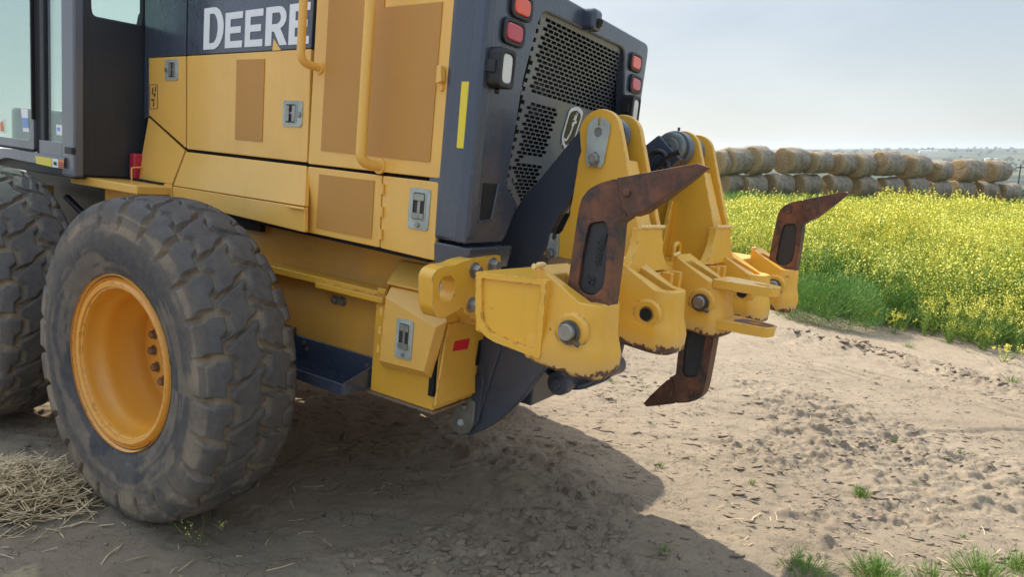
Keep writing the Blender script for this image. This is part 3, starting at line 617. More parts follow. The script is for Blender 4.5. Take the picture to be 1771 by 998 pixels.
L = [mp(a, b, yd) for a, b in ((688.5,548.5),(717.5,556.5),(710.5,625.5),(682,615.5))]; cc = (L[0]+L[1]+L[2]+L[3])/4
latch_set(cc, (L[1]-L[0]).length, (L[0]-L[3]).length, None, 'bottom', MR)
# rear face plate of the box with a dark joint and red tape
bm = bmesh.new(); xq = xb1+.034; gq = lambda a, b: hm(a, b, 0, xq)
add_plate(bm, [gq(776,561), gq(822,551), gq(822,680), gq(753,703)], (1,0,0), .01); bmo('box_rear_plate', bm, YW, bevel=.002, **MR)
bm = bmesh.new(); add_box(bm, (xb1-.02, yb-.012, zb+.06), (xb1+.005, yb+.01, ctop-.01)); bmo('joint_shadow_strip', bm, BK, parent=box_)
bm = bmesh.new(); add_plate(bm, [hm(a, b, 0, xq+.002) for a, b in ((787,590.5),(813,585.5),(809,603.5),(783,608))], (1,0,0), .001); bmo('red_tape', bm, RT, **MR)
# ---- towing eye plate
XT = 1.325; tq = lambda a, b: hm(a, b, 0, XT)
bm = bmesh.new()
outp = [(767,461),(787,458.5),(800,452),(822,447),(866,441),(866,548),(828,560),(813,549),(803,541),(800,530),(788,540),(766,551),(755,549),(748,533),(748,478),(756,466)]
add_plate(bm, rloop([tq(a, b) for a, b in outp], .012, 3), (1,0,0), .055, [rloop([tq(a, b) for a, b in ((764,480),(779,477),(787,486),(787,508),(778,520),(764,522),(760,510),(760,490))], .01, 3)])
tow = bmo('towing_eye_plate', bm, YR, bevel=.005, seg=3, **MR)
for a, b in ((820,467),(851,458),(815,527)): bm = bmesh.new(); add_hexbolt(bm, tq(a, b), (1,0,0), .017, .022); bmo('mounting_bolt', bm, ST, parent=tow)
bm = bmesh.new(); add_plate(bm, [hm(a, b, 0, 1.20) for a, b in ((770,476),(779,478),(776,505),(763,515),(762,495))], (1,0,0), .002); tg = bmo('hanging_tag', bm, WH, **MR)
def text(name, body, size, mat, M4, parent, ext=.001, off_=0.0, frame_parent=None):
    c = bpy.data.curves.new('tmp', 'FONT'); c.body = body; c.size = size; c.extrude = ext; c.align_x = 'CENTER'; c.align_y = 'CENTER'; c.offset = off_; c.resolution_u = 3
    o = bpy.data.objects.new('tmp', c); COL.objects.link(o); dg = bpy.context.evaluated_depsgraph_get(); me = bpy.data.meshes.new_from_object(o.evaluated_get(dg)); bpy.data.objects.remove(o)
    me.name = name; me.transform(M4); return link(name, me, mat, parent, smooth=0)
def basis(o, x, y_): x = Vector(x).normalized(); y_ = Vector(y_).normalized(); z_ = x.cross(y_); m = Matrix((x, y_, z_)).transposed().to_4x4(); m.translation = Vector(o); return m
pt_ = hm(771,497,0,1.2012); text('tag_number', '8\n5TT', .022, INK, basis(pt_, (0,.75,.25), (0,-.25,.97)), tg, .0005)
bm = bmesh.new(); add_box(bm, (1.06,-.22,.58), (1.27,.63,1.27)); bmo('shadow_fill_block', bm, DKR, bevel=.01, **MR)  # block added to fill out the machine's shadow on the ground
bm = bmesh.new(); add_plate(bm, rloop([Vector((XT,.30,.96)), Vector((XT,.30,1.25)), Vector((XT,.88,1.25)), Vector((XT,.92,1.10)), Vector((XT,.86,.96))], .03), (1,0,0), .055, [circ((XT,.83,1.10), (0,1,0), (0,0,1), .035, .05)]); bmo('towing_eye_plate', bm, YR, bevel=.005, **MR)
# ---- boarding step
zs = hm(597,681,1,-.75).z; zf_ = zs+.004; xs1 = .745; xs0 = .26; ys1 = -.77; ys0 = -.588
bm = bmesh.new()
add_box(bm, (xs0,ys1,zs), (xs1,ys0,zs+.008)); add_box(bm, (xs0,ys1-.008,zs-.0), (xs1,ys1,zs+.045)); 
add_hex8(bm, [(xs1-.002,ys1-.006,zs),(xs1+.008,ys1-.006,zs),(xs1+.008,ys0,zs),(xs1-.002,ys0,zs),(xs1-.002,ys1-.006,zs+.05),(xs1+.008,ys1-.006,zs+.05),(xs1+.008,ys0,zs+.10),(xs1-.002,ys0,zs+.10)])
add_hex8(bm, [(xs0-.01,ys1,zs),(xs0,ys1,zs),(xs0,ys0,zs),(xs0-.01,ys0,zs),(xs0-.01,ys1,zs+.05),(xs0,ys1,zs+.05),(xs0,ys0,zs+.15),(xs0-.01,ys0,zs+.15)])
add_box(bm, (xs0,ys0-.010,zs), (xs1,ys0,zs+.115)); step = bmo('boarding_step', bm, DK, bevel=.004, **MR)
for j in range(4):
    bm = bmesh.new()
    yj = ys1+.03+j*.038; n_ = 40
    for i in range(n_):
        xa = xs0+.02+(xs1-xs0-.04)*i/n_; w_ = (xs1-xs0-.04)/n_
        add_hex8(bm, [(xa,yj,zs+.008),(xa+w_,yj,zs+.008),(xa+w_,yj+.006,zs+.008),(xa,yj+.006,zs+.008),(xa+w_*.35,yj,zs+.024),(xa+w_*.65,yj,zs+.024),(xa+w_*.65,yj+.006,zs+.024),(xa+w_*.35,yj+.006,zs+.024)])
    bmo('tread_teeth', bm, DK, parent=step)
for xx_, zz_ in ((.32,.10),(.34,.075),(.70,.055),(.70,.085)): bm = bmesh.new(); add_hexbolt(bm, (xx_, ys0-.010, zs+zz_-.01), OUTH, .009); bmo('step_bolt', bm, DM, parent=step)
# ---- tandem housing and underbody
bm = bmesh.new(); add_box(bm, (-1.7,-.80,.50), (.18,-.62,.84)); bmo('tandem_case', bm, YF, bevel=.04, **MR)
bm = bmesh.new(); add_box(bm, (-1.7,.62,.50), (.18,.80,.84)); bmo('tandem_case', bm, YF, bevel=.04, **MR)
bm = bmesh.new(); add_box(bm, (-1.0,-.62,.42), (-.5,.62,.82)); bmo('rear_axle_housing', bm, YF, bevel=.05, **MR)
bm = bmesh.new(); add_box(bm, (-1.9,-.54,.70), (.74,.54,.72)); bmo('light_block_pan', bm, YF, **MR)  # unseen pan added under the frame to stop sun leaking through
bm = bmesh.new(); add_box(bm, (-2.4,-.40,.75), (1.1,.40,1.2)); bmo('main_frame', bm, BK, **MR)

# ---- wheels
def tyre_mesh():
    NT_, NP = 1120, 120
    # section: half width w, from bead over shoulder; s in [-1,1] across the tread
    ctrl = [(.332,-.158),(.36,-.176),(.42,-.192),(.48,-.197),(.54,-.192),(.585,-.184),(.612,-.172),(.632,-.150),(.643,-.105),(.648,-.05),(.650,0)]
    ctrl = ctrl+[(r, -y_) for r, y_ in ctrl[-2::-1]]
    c = np.array(ctrl); d = np.r_[0, np.cumsum(np.hypot(*np.diff(c, axis=0).T))]
    from_ = np.linspace(0, d[-1], 400); rr = np.interp(from_, d, c[:,0]); ya = np.interp(from_, d, c[:,1])
    ker = np.ones(15)/15; pad = lambda a: np.convolve(np.pad(a, 7, 'edge'), ker, 'valid'); rr, ya = pad(rr), pad(ya)
    # denser samples over the tread
    sx = np.linspace(0, 1, NP); sx = .5+ (sx-.5)*(1-.25*np.cos((sx-.5)*pi)); sx = (sx-sx[0])/(sx[-1]-sx[0])
    r = np.interp(sx, np.linspace(0,1,400), rr); y_ = np.interp(sx, np.linspace(0,1,400), ya)
    dr = np.gradient(r); dy = np.gradient(y_); L_ = np.hypot(dr, dy); nr = dy/L_; ny = -dr/L_
    s = d[-1]*(sx-.5)/.235                        # +-1 near the tread edge
    th = np.linspace(0, 2*pi, NT_, endpoint=False); S, T = np.meshgrid(s, th)
    K = 25; u = K*T/(2*pi)
    wob = .06*np.sin(u*2*pi+S*3)+.05*(vnoise(u*3, S*4+9, 3)-.5)
    tri = lambda v: 2*np.abs(v-np.floor(v+.5))
    def col(lo, hi, ph_, slant, wd):
        ins = (S >= lo) & (S < hi); loc = (S-lo)/(hi-lo); q = u+ph_+slant*(loc-.5); dd = np.abs(q-np.floor(q)-.5); return ins, (.5-dd)
    g = np.ones_like(S)
    cols = [(-1.18,-.52,.0,.10,.16),(-.52,.02,.45,-.50,.125),(.02,.52,.95,.50,.125),(.52,1.18,.40,-.10,.16)]
    sh = .06*np.clip(2.2*np.sin(u*2*pi), -1, 1)
    for k_, (lo, hi, p_, sl, wd_) in enumerate(cols):
        Ss = S+sh*(1 if k_ in (1,2) else 1)
        ins = (Ss >= lo) & (Ss < hi); loc = (Ss-lo)/(hi-lo); q = u+p_+sl*(loc-.5)+.05*np.sign(np.sin(loc*2*pi))*np.minimum(1, np.abs(np.sin(loc*2*pi))*2.5); dd = .5-np.abs(q-np.floor(q)-.5)
        ga = sst(wd_*.50, wd_*.74, dd)
        ed = np.minimum(Ss-lo, hi-Ss)
        if k_ in (0, 3): edg = sst(.03, .05, (hi-Ss) if k_ == 0 else (Ss-lo))
        else: edg = sst(.030, .050, ed)
        edg = 1-(1-edg)*(.75+.25*vnoise(u*1.0, Ss*3, 5))
        g = np.where(ins, ga*edg, g)
    side = sst(1.0, 1.22, np.abs(S)); fade = np.where(np.abs(S) > 1.3, 0, 1-side)
    depth = .028*fade*(1-g)
    wear = .004*(fbm(u*2, S*5, 3, 7)-.5)*fade
    ringl = .0025*np.exp(-((r-.545)/.003)**2)*1.0
    disp = -depth+wear+ringl[None,:]
    Rr = r[None,:]+disp*nr[None,:]; Yy = y_[None,:]+disp*ny[None,:]
    # loaded flat spot at the bottom
    Xc = Rr*np.cos(T); Zc = Rr*np.sin(T)
    bott = Zc < -.628; Zc = np.where(bott, -.628+(Zc+.628)*.35, Zc)
    co = np.stack([Xc, Yy, Zc], -1).reshape(-1, 3)
    mud = np.clip(1-g, 0, 1)*fade+.30*np.clip(1-np.abs(np.abs(S)-1.15)/.35, 0, 1)+.28*sst(-.1, -.62, Zc)*(fbm(u*.8, S*2.2, 4, 13) > .42)+.18*fade+.40*sst(.50,.60,fbm(u*.5+3, S*6, 4, 17))*(np.abs(S) > .9)
    i = np.arange(NT_*NP).reshape(NT_, NP); j = np.roll(i, -1, axis=0)
    q = np.stack([i[:,:-1], j[:,:-1], j[:,1:], i[:,1:]], -1).reshape(-1, 4)[:, ::-1]
    me = bpy.data.meshes.new('tyre'); fast_mesh(me, co, q); a = me.attributes.new('mud', 'FLOAT', 'POINT'); a.data.foreach_set('value', np.clip(mud, 0, 1).astype(np.float32).ravel())
    me.materials.append(TY); me.polygons.foreach_set('use_smooth', [True]*len(me.polygons)); return me
tme = tyre_mesh()
YWH = paint('wheel_yellow', (.80,.36,.035), .33, .22, (.30,.20,.10), chips=.74)
bm = bmesh.new()                              # rim: axis +y is inward; outer face at y=-.185
add_lathe(bm, (0,0,0), (0,1,0), [(.345,-.178),(.348,-.170),(.340,-.163),(.332,-.150),(.322,-.166),(.314,-.172),(.300,-.168),(.298,-.160),(.292,-.158),(.286,-.140),(.288,-.120),(.270,-.095),(.262,-.06),(.262,.03),(.258,.034),(.258,.16),(.28,.185),(.34,.185),(.345,.17),(.335,.165),(.30,.10),(.30,-.10),(.335,-.165)], 96)
rim_me = bpy.data.meshes.new('rim'); bmesh.ops.recalc_face_normals(bm, faces=bm.faces); bm.to_mesh(rim_me); bm.free(); rim_me.materials.append(YWH)
rim_me.polygons.foreach_set('use_smooth', [True]*len(rim_me.polygons)); rim_me.set_sharp_from_angle(angle=radians(50))
bm = bmesh.new(); add_lathe(bm, (0,0,0), (0,1,0), [(.262,.085),(.205,.085),(.198,.070),(.125,.066),(.118,.075),(.118,.10),(.0,.10)], 72)
disc_me = bpy.data.meshes.new('wheel_disc'); bmesh.ops.recalc_face_normals(bm, faces=bm.faces); bm.to_mesh(disc_me); bm.free(); disc_me.materials.append(YWH)
disc_me.polygons.foreach_set('use_smooth', [True]*len(disc_me.polygons)); disc_me.set_sharp_from_angle(angle=radians(40))
bm = bmesh.new(); add_hexbolt(bm, (0,.07,0), (0,-1,0), .0155, .022); nut_me = bpy.data.meshes.new('wheel_nut'); bmesh.ops.recalc_face_normals(bm, faces=bm.faces); bm.to_mesh(nut_me); bm.free(); nut_me.materials.append(metal('wheel_nut_steel', (.30,.20,.13), .5, .5))
def wheel(x, y_, full, rz):
    w = link('wheel', disc_me, parent=root, loc=(x, y_, .65), smooth=0); link('tyre', tme, parent=w, smooth=0, rot=(0, rz, 0) if False else None); link('rim', rim_me, parent=w, smooth=0)
    if full:
        for k in range(14):
            a = 2*pi*(k+.3)/14; link('wheel_nut', nut_me, parent=w, loc=(.162*cos(a), 0, .162*sin(a)), smooth=0)
    return w
wheel(0, -1.055, True, 0); wheel(-1.54, -1.055, True, .3)
for x_ in (0, -1.54):
    w = wheel(x_, 1.055, False, 0); w.rotation_euler = (0, 0, pi)
# ---- cab
XC = -1.10; YC = -.86
ck = lambda a, b: hm(a, b, 0, XC); cs = lambda a, b, y_=YC: hm(a, b, 1, y_)
zb1 = ck(130,303).z; yh = ck(252,200).y+.02
bm = bmesh.new(); wz = ck(160,25).z
P_ = [Vector((XC, YC+.005, 3.0)), Vector((XC, yh, 3.0)), Vector((XC, yh, zb1)), Vector((XC, YC+.005, zb1))]
wa = [ck(154,-20), ck(160,26), ck(246,43), ck(246,-20)]; wa[0].z = 2.9; wa[3].z = 2.9; wa[0].y = wa[1].y-.03
add_plate(bm, P_, (1,0,0), .03, [rloop(wa, .03, 4)]); cabr = bmo('cab_rear_wall', bm, DP, bevel=.01, **MR)
bm = bmesh.new(); add_tube(bm, [ck(152,30), ck(163,290)], .004, 6); add_cyl(bm, ck(144,217), ck(144,217)+Vector((.008,0,0)), .006); bmo('wall_seam', bm, DP, parent=cabr)
bm = bmesh.new(); add_plate(bm, [p+Vector((-.012,0,0)) for p in wa], (1,0,0), .005); bmo('rear_window', bm, GL, **MR)
# side frame : pillars and sills around two panes
def sidebox(name, a, b, mat, bevel=.006): 
    bm = bmesh.new(); add_box(bm, a, b); return bmo(name, bm, mat, bevel=bevel, **MR)
xp0 = cs(109,256).x; xpR = XC+.015
zsill = cs(100,262).z
bm = bmesh.new(); add_box(bm, (xp0-.02, YC, zb1-.01), (xpR, YC+.05, 3.0)); bmo('rear_cab_pillar', bm, PIL, bevel=.012, **MR)
bm = bmesh.new(); add_box(bm, (xp0+.04, YC-.012, cs(115,258).z-.02), (xpR, YC+.01, cs(115,258).z+.012)); bmo('pillar_clip', bm, DP, **MR)
xd1 = cs(66,255).x; xd0 = cs(59,255).x
z2 = cs(85,243,YC+.02).z
sidebox('window_sill', (xd1, YC+.004, zsill-.045), (xp0-.02, YC+.05, z2), PIL, .004)
sidebox('door_pillar', (xd0+.003, YC+.01, zsill-.06), (xd1+.012, YC+.06, 3.0), BK, .004)
sidebox('slider_frame', (xd1+.012, YC+.006, z2), (xd1+.050, YC+.04, 3.0), DP, .004)
bm = bmesh.new(); zdoor = cs(30,247).z; add_plate(bm, rloop([Vector((-2.6,YC,3.0)), Vector((xd0-.002,YC,3.0)), Vector((xd0-.002,YC,zdoor-.03)), Vector((-2.6,YC,zdoor-.03))], .02), OUTH, .03, [rloop([Vector((-2.55,YC,2.95)), Vector((xd0-.032,YC,2.95)), Vector((xd0-.032,YC,zdoor+.022)), Vector((-2.55,YC,zdoor+.022))], .05)])
dor = bmo('cab_door', bm, PIL, bevel=.005, **MR)
bm = bmesh.new(); add_box(bm, (xd0-.012, YC-.006, 1.0+.55), (xd0-.001, YC+.01, 3.0)); add_box(bm, (-2.6, YC-.005, zdoor-.034), (xd0, YC+.012, zdoor-.022)); bmo('door_seal', bm, BK, parent=dor)
bm = bmesh.new(); add_box(bm, (-2.56, YC+.010, zdoor), (xd0-.02, YC+.016, 2.97)); bmo('door_glass', bm, GL, parent=dor)
sidebox('side_window', (xd1+.03, YC+.018, z2-.01), (xp0-.005, YC+.024, 2.98), GL, 0)
def card(name, mat, a, b, c, d, y_, par=root):
    bm = bmesh.new(); add_plate(bm, [cs(*p, y_) for p in (a, b, c, d)], OUTH, .0012); return bmo(name, bm, mat, par)
st = card('blue_white_sticker', WH, (36,187),(47.5,188),(50,228),(40,227), YC+.009); card('sticker_print', BLU, (37,203),(48.5,204),(49.5,221),(39,220), YC+.0075, st)
st = card('warning_sticker', WH, (-4,204),(6,206),(7,231),(-4,229), YC+.009); card('sticker_print', ORG, (0,212),(4,209),(6.5,226),(1,227), YC+.0075, st)
st = card('small_sticker', WH, (97,215),(108,216),(108.5,234),(98,233), YC+.017); card('sticker_print', BLU, (98.5,220),(103,220),(103,226),(99,226), YC+.0155, st)
# cab far side, front, floor, roof, seat
sidebox('cab_floor', (-2.7, YC+.02, zb1-.02), (XC-.03, .80, zb1+.04), DP); sidebox('cab_roof', (-2.75, -.92, 3.0), (XC+.1, .92, 3.12), DK, .03)
sidebox('cab_lower_wall', (-2.7, .78, zb1), (XC-.03, .82, 1.62), DP)
for x_ in (-2.7, -1.95, XC-.08): sidebox('far_pillar', (x_, .78, 1.6), (x_+.07, .84, 3.0), PIL)
sidebox('front_pillar', (-2.72, YC+.03, zb1), (-2.62, YC+.10, 3.0), PIL)
bm = bmesh.new(); add_box(bm, (-2.2,-.27,1.45), (-1.7,.27,1.75)); add_hex8(bm, [(-1.76,-.27,1.72),(-1.62,-.27,1.72),(-1.62,.27,1.72),(-1.76,.27,1.72),(-1.66,-.23,2.25),(-1.55,-.23,2.25),(-1.55,.23,2.25),(-1.66,.23,2.25)]); add_box(bm, (-1.62,-.14,2.28), (-1.53,.14,2.45)); add_box(bm, (-2.05,-.34,1.88), (-1.7,-.28,1.94))
bmo('operator_seat', bm, SEAT, bevel=.035, seg=3, **MR)
bm = bmesh.new(); add_box(bm, (-2.35,-.62,1.35), (-1.75,-.42,1.62)); add_box(bm, (-2.45,-.1,1.35), (-2.3,.1,1.75)); bmo('cab_console', bm, DP, bevel=.03, **MR)
bm = bmesh.new(); add_lathe(bm, (-2.25,0,1.86), (.45,0,1), [(.17,0),(.185,.012),(.17,.024),(.155,.012),(.17,0)], 28); add_tube(bm, [(-2.38,0,1.6),(-2.25,0,1.87)], .03); bmo('steering_wheel', bm, BR, **MR)
# cab base skirt with stickers
bm = bmesh.new(); skz = cs(0,250).z; yk = YC-.01
add_plate(bm, rloop([cs(-60,262,yk), cs(5,256,yk), cs(30,259,yk), cs(112,272,yk), Vector((xp0,yk,cs(112,291,yk).z)), cs(50,280,yk), cs(10,272,yk), cs(-60,290,yk)], .01, 3), OUTH, .10); bmo('cab_skirt', bm, PIL, bevel=.012, **MR)
sk = card('yellow_reflector_strip', YT, (61,269),(89,273.5),(89.5,288.5),(62.5,282.5), yk-.003)
st = card('white_symbol_sticker', WH, (90,273.5),(100,275),(100,290),(90.5,288.5), yk-.003); card('sticker_print', INK, (92.5,279),(97.5,280),(97.5,286),(92.5,285), yk-.0045, st)
st = card('orange_text_sticker', ORG, (100.5,275),(110.5,276.5),(110.5,291.5),(100.5,290), yk-.003)
for k in range(3): card('sticker_print', INK, (101.5,280.5+3.2*k),(110,282+3.2*k),(110,283.2+3.2*k),(101.5,281.7+3.2*k), yk-.0045, st)
# platform below the cab, red cut-off and dark clutter behind the wheels
yq = -.78; q0 = cs(121,301,yq); q1 = cs(228,309,yq)
sidebox('yellow_step_beam', (q0.x, yq, cs(121,316,yq).z), (q0.x+.62, yq+.3, q0.z), Y, .008)
sidebox('frame_bracket', (q0.x+.22, yq+.06, .9), (q0.x+.55, yq+.30, cs(121,316,yq).z-.002), YF)
bm = bmesh.new(); xr_ = -1.03; pr = hm(232,265,0,xr_); pr2 = hm(236,322,0,xr_); add_box(bm, (xr_-.05,pr.y,pr2.z), (xr_,pr.y+.09,pr.z)); rb = bmo('red_canister', bm, RED, bevel=.012, seg=3, **MR)
bm = bmesh.new(); add_tube(bm, fillet([hm(246,289,0,xr_+.02), hm(227.5,289.5,0,xr_+.02), hm(228,331,0,xr_+.02), hm(246,336,0,xr_+.02)], .012), .004, 8); bmo('guard_loop', bm, Y, **MR)
sidebox('beam_end', (-1.95,-.80,1.13), (-1.63,-.70,1.20), Y)
bm = bmesh.new(); add_box(bm, (-2.2,-.60,.95), (-.6,-.45,1.26)); add_cyl(bm, (-1.0,-.78,1.05), (-.55,-.62,1.02), .07, 16); add_tube(bm, [(-1.5,-.7,1.15),(-1.2,-.72,1.05),(-.9,-.66,1.12),(-.7,-.6,1.0)], .02); bmo('hydraulic_lines', bm, BR, bevel=.01, **MR)

# ---- ripper carrier
bm = bmesh.new()                               # cross beam
zT, zB = 1.238, 1.035
add_box(bm, (-.283,-.985,zB+.02), (-.085,.985,zT)); beam = bmo('ripper_beam', bm, YR, bevel=.01, seg=2, **RR)
def rpt(a, b, yl): return hr(a, b, yl)
bm = bmesh.new(); ye = -1.0                    # end cap with raised rim
oc = [rpt(a, b, ye) for a, b in ((822.5,469),(945,484),(933,622),(855,592),(835,580),(822,552))]
ic = [rpt(a, b, ye) for a, b in ((832,481),(936,493),(925,606),(862,583),(843,572),(832,552))]
add_plate(bm, rloop(oc, [.01,.006,.01,.01,.03,.03]), OUTH, .022, [rloop(ic, [.01,.006,.01,.01,.03,.03])])
add_plate(bm, [p+Vector((0,.010,0)) for p in ic], OUTH, .008); bmo('beam_end_cap', bm, YR, bevel=.004, **RR)
eb = bmesh.new(); add_box(eb, (-.275,.983,zB+.02), (-.085,1.0,zT)); bmo('beam_end_cap', eb, YR, bevel=.008, **RR)
# pockets: rounded noses lofted around a slot
def pocket(cy, shank, face_only=False, fork=False):
    w = .082; x0 = -.088; lv = [(1.0,0),(.985,.008),(.93,.022),(.80,.012),(.55,-.004),(.25,-.010),(.0,-.010)]
    zb0 = 1.018; rings = []; bm = bmesh.new(); n = 10
    def outline(g, L_):
        pts = [(x0, -w-g)]; rr = .06
        pts += [(L_-rr+g+rr*sin(a), -(w+g)+rr-rr*cos(a)) for a in [i*pi/2/n for i in range(n+1)]]
        pts += [(L_-rr+g+rr*cos(a), (w+g)-rr+rr*sin(a)) for a in [i*pi/2/n for i in range(n+1)]]
        pts += [(x0, w+g)]; return pts
    L_ = .118
    for zz_, g in [(1.018,.000),(1.026,.012),(1.070,.014),(1.098,.008),(1.118,.002),(1.16,.0),(1.20,-.002),(1.23,-.004)]:
        rings.append((zz_, g))
    R_ = []
    for k, (zz_, g) in enumerate(rings):
        row = []
        for (px_, py_) in outline(g, L_):
            zt2 = 1.208+.075*max(0, 1-(px_-x0)/.16)**2.0; zl = 1.018+.028*min(1, max(0, (px_-x0)/.27))*0
            zv = zz_ if k < len(rings)-1 else zt2
            if k < len(rings)-1: zv = min(zz_, zt2-.004*(len(rings)-k))
            kx = min(1, max(0, (px_-x0)/.2)); row.append(bm.verts.new((px_, cy+py_, zv-.014*kx*max(0, (1.13-zz_)/.112))))
        R_.append(row)
    for A_, B_ in zip(R_, R_[1:]):
        for i in range(len(A_)-1): bm.faces.new((A_[i], A_[i+1], B_[i+1], B_[i]))
    # slot loop
    sw = .036; sx0, sx1 = x0+.025, .088
    def slotpts(z_off): 
        pts = [(sx0,-sw),(sx1-.02,-sw),(sx1,-sw+.02),(sx1,sw-.02),(sx1-.02,sw),(sx0,sw)]
        return [(a, cy+b) for a, b in pts]
    top = []; bot = []
    for a, b in slotpts(0): top.append(bm.verts.new((a, b, 1.208+.075*max(0, 1-(a-x0)/.16)**2.0))); bot.append(bm.verts.new((a, b, 1.018-.014*min(1, (a-x0)/.2))))
    def fill(outer, inner):
        es = [bm.edges.get((outer[i], outer[i+1])) or bm.edges.new((outer[i], outer[i+1])) for i in range(len(outer)-1)]+[bm.edges.new((outer[-1], outer[0]))]
        es += [bm.edges.new((inner[i], inner[(i+1) % len(inner)])) for i in range(len(inner))]
        bmesh.ops.triangle_fill(bm, edges=es, use_beauty=True)
    fill(R_[-1], top); fill(R_[0], bot)
    for i in range(len(top)): j = (i+1) % len(top); bm.faces.new((top[i], top[j], bot[j], bot[i]))
    # boss round the pin
    fy = cy-w
    if not fork or True:
        add_lathe(bm, (.045, fy+.004, 1.128), OUTH, [(.052,0),(.045,.012),(.030,.013),(.024,.012),(.0,-.02)] if shank else [(.050,0),(.043,.012),(.024,.012),(.022,-.03),(.0,-.03)], 28)
    pk = bmo('shank_pocket', bm, YP, bevel=.004, smooth=40, **RR)
    if not shank:
        b2 = bmesh.new(); add_lathe(b2, (.045, fy-.0095, 1.128), OUTH, [(.0,0),(.021,0)], 24); bmo('pin_hole', b2, BK, pk)
    else:
        b2 = bmesh.new(); add_cyl(b2, (.045, fy-.008, 1.128), (.045, fy-.034, 1.128), .023, 28, .003); bmo('shank_pin', b2, ST, pk)
        b2 = bmesh.new(); add_lathe(b2, (.045, fy-.010, 1.126), OUTH, [(.026,0),(.033,0),(.033,.006),(.026,.006),(.026,0)], 30); add_cyl(b2, (.067, fy-.016, 1.105), (.080, fy-.016, 1.098), .006, 10); bmo('retaining_clip', b2, DM, pk)
    return pk
for k, (cy, shn) in enumerate(((-.9,1),(-.45,0),(0,1),(.45,0),(.9,1))):
    pk = pocket(cy, shn)
    if k == 2:                                 # drawbar fork on the middle pocket
        for z0, z1, L2, mt, nm in ((1.186,1.219,.293,YW,'upper_hitch_tongue'),(1.040,1.076,.297,YW,'lower_hitch_tongue')):
            b2 = bmesh.new(); wv_ = .062
            pts = [Vector((.07,-.083,z1)), Vector((.13,-.080,z1)), Vector((L2-.055,-wv_,z1)), Vector((L2-.012,-wv_*.8,z1)), Vector((L2,0,z1)), Vector((L2-.012,wv_*.8,z1)), Vector((L2-.055,wv_,z1)), Vector((.13,.080,z1)), Vector((.07,.083,z1))]
            add_plate(b2, rloop(pts, .015, 3), (0,0,1), z1-z0, [circ((L2-.065,0,z1), (1,0,0), (0,1,0), .030, .022, 20)])
            bmo(nm, b2, mt, pk, bevel=.006, seg=3)
        b2 = bmesh.new(); add_plate(b2, rloop([Vector((.150,-.050,1.0768)), Vector((.285,-.040,1.0768)), Vector((.290,.036,1.0768)), Vector((.170,.055,1.0768))], .03, 3), (0,0,1), .001, [circ((.232,0,1.0768), (1,0,0), (0,1,0), .0305, .0225, 20)]); bmo('worn_patch', b2, RU, pk)
# pairs of lugs between pockets
for cy in (-.225, .225):
    bm = bmesh.new()
    for dy in (-.03, .045): add_box(bm, (-.052, cy+dy, 1.05), (-.01, cy+dy+.022, 1.235))
    add_box(bm, (-.09, cy-.09, 1.06), (-.05, cy+.10, 1.232)); bmo('beam_lug', bm, YW, bevel=.005, **RR)
# shanks
SH = [(980,505),(985,470),(994,405),(1001,360),(1006,343),(1018,327),(1038,316),(1066,308.5),(1070,330),(1078,352),(1084,374),(1082,385),(1078,430),(1072,480),(1065,532)]
def shank_mesh():
    ys = -.9-.028; px = []
    for k_, (a, b) in enumerate(SH):
        q_ = rpt(a, b, ys if k_ < 11 else -.9+.018); px.append(Vector((q_.x, ys, q_.z)))
    base = [Vector((px[-1].x, ys, 1.06)), Vector((-.030, ys, 1.06))]
    hole = [rpt(a, b, ys) for a, b in ((1018,386),(1046,381),(1052,394),(1047,470),(1043,498),(1026,512),(1006,508),(999,493),(1005,450))]
    bm = bmesh.new(); oc = rloop(px+base, .006, 2); ic = rloop(hole, .012, 3)
    sh = Vector((0, .9, 0)); add_plate(bm, [p+sh for p in oc], OUTH, .056, [[p+sh for p in ic]])
    return bm, ic
bm, ic = shank_mesh(); bmesh.ops.recalc_face_normals(bm, faces=bm.faces); sh_me = bpy.data.meshes.new('ripper_shank'); bm.to_mesh(sh_me); bm.free()
bm = bmesh.new(); s9 = Vector((0, .9+.010, 0)); add_plate(bm, [p+s9 for p in ic], OUTH, .036); bmesh.ops.recalc_face_normals(bm, faces=bm.faces); core_me = bpy.data.meshes.new('shank_web'); bm.to_mesh(core_me); bm.free()
TO = [(1066,308),(1120,297),(1174,285.7),(1199,281),(1217,288),(1182,316),(1140,345),(1105,368),(1086,374),(1075,357)]
bm = bmesh.new(); yt_ = -.9-.036; tp = [rpt(a, b, yt_+.0)+Vector((0,.9,0)) for k_, (a, b) in enumerate(TO)]
cent = sum(tp, Vector())/len(tp); tipx = max(p.x for p in tp); rootx = min(p.x for p in tp)
F1_ = []; B1_ = []
for p in tp:
    k = 1-.75*max(0, (p.x-rootx-.05)/(tipx-rootx-.05)); F1_.append(bm.verts.new((p.x, -.036*k, p.z))); B1_.append(bm.verts.new((p.x, .036*k, p.z)))
bm.faces.new(F1_); bm.faces.new(B1_[::-1])
for i in range(len(tp)): j = (i+1) % len(tp); bm.faces.new((F1_[i], B1_[i], B1_[j], F1_[j]))
kp = rpt(1084,333,-.936); add_cyl(bm, (kp.x, -.034, kp.z), (kp.x, -.041, kp.z), .011, 18, .002)
bmesh.ops.recalc_face_normals(bm, faces=bm.faces); tooth_me = bpy.data.meshes.new('ripper_tooth'); bm.to_mesh(tooth_me); bm.free()
bm = bmesh.new(); kp = rpt(1030,343,-.928); add_box(bm, (kp.x-.011,-.034,kp.z-.012), (kp.x+.011,-.027,kp.z+.012)); blk_me = bpy.data.meshes.new('wear_block'); bmesh.ops.recalc_face_normals(bm, faces=bm.faces); bm.to_mesh(blk_me); bm.free()
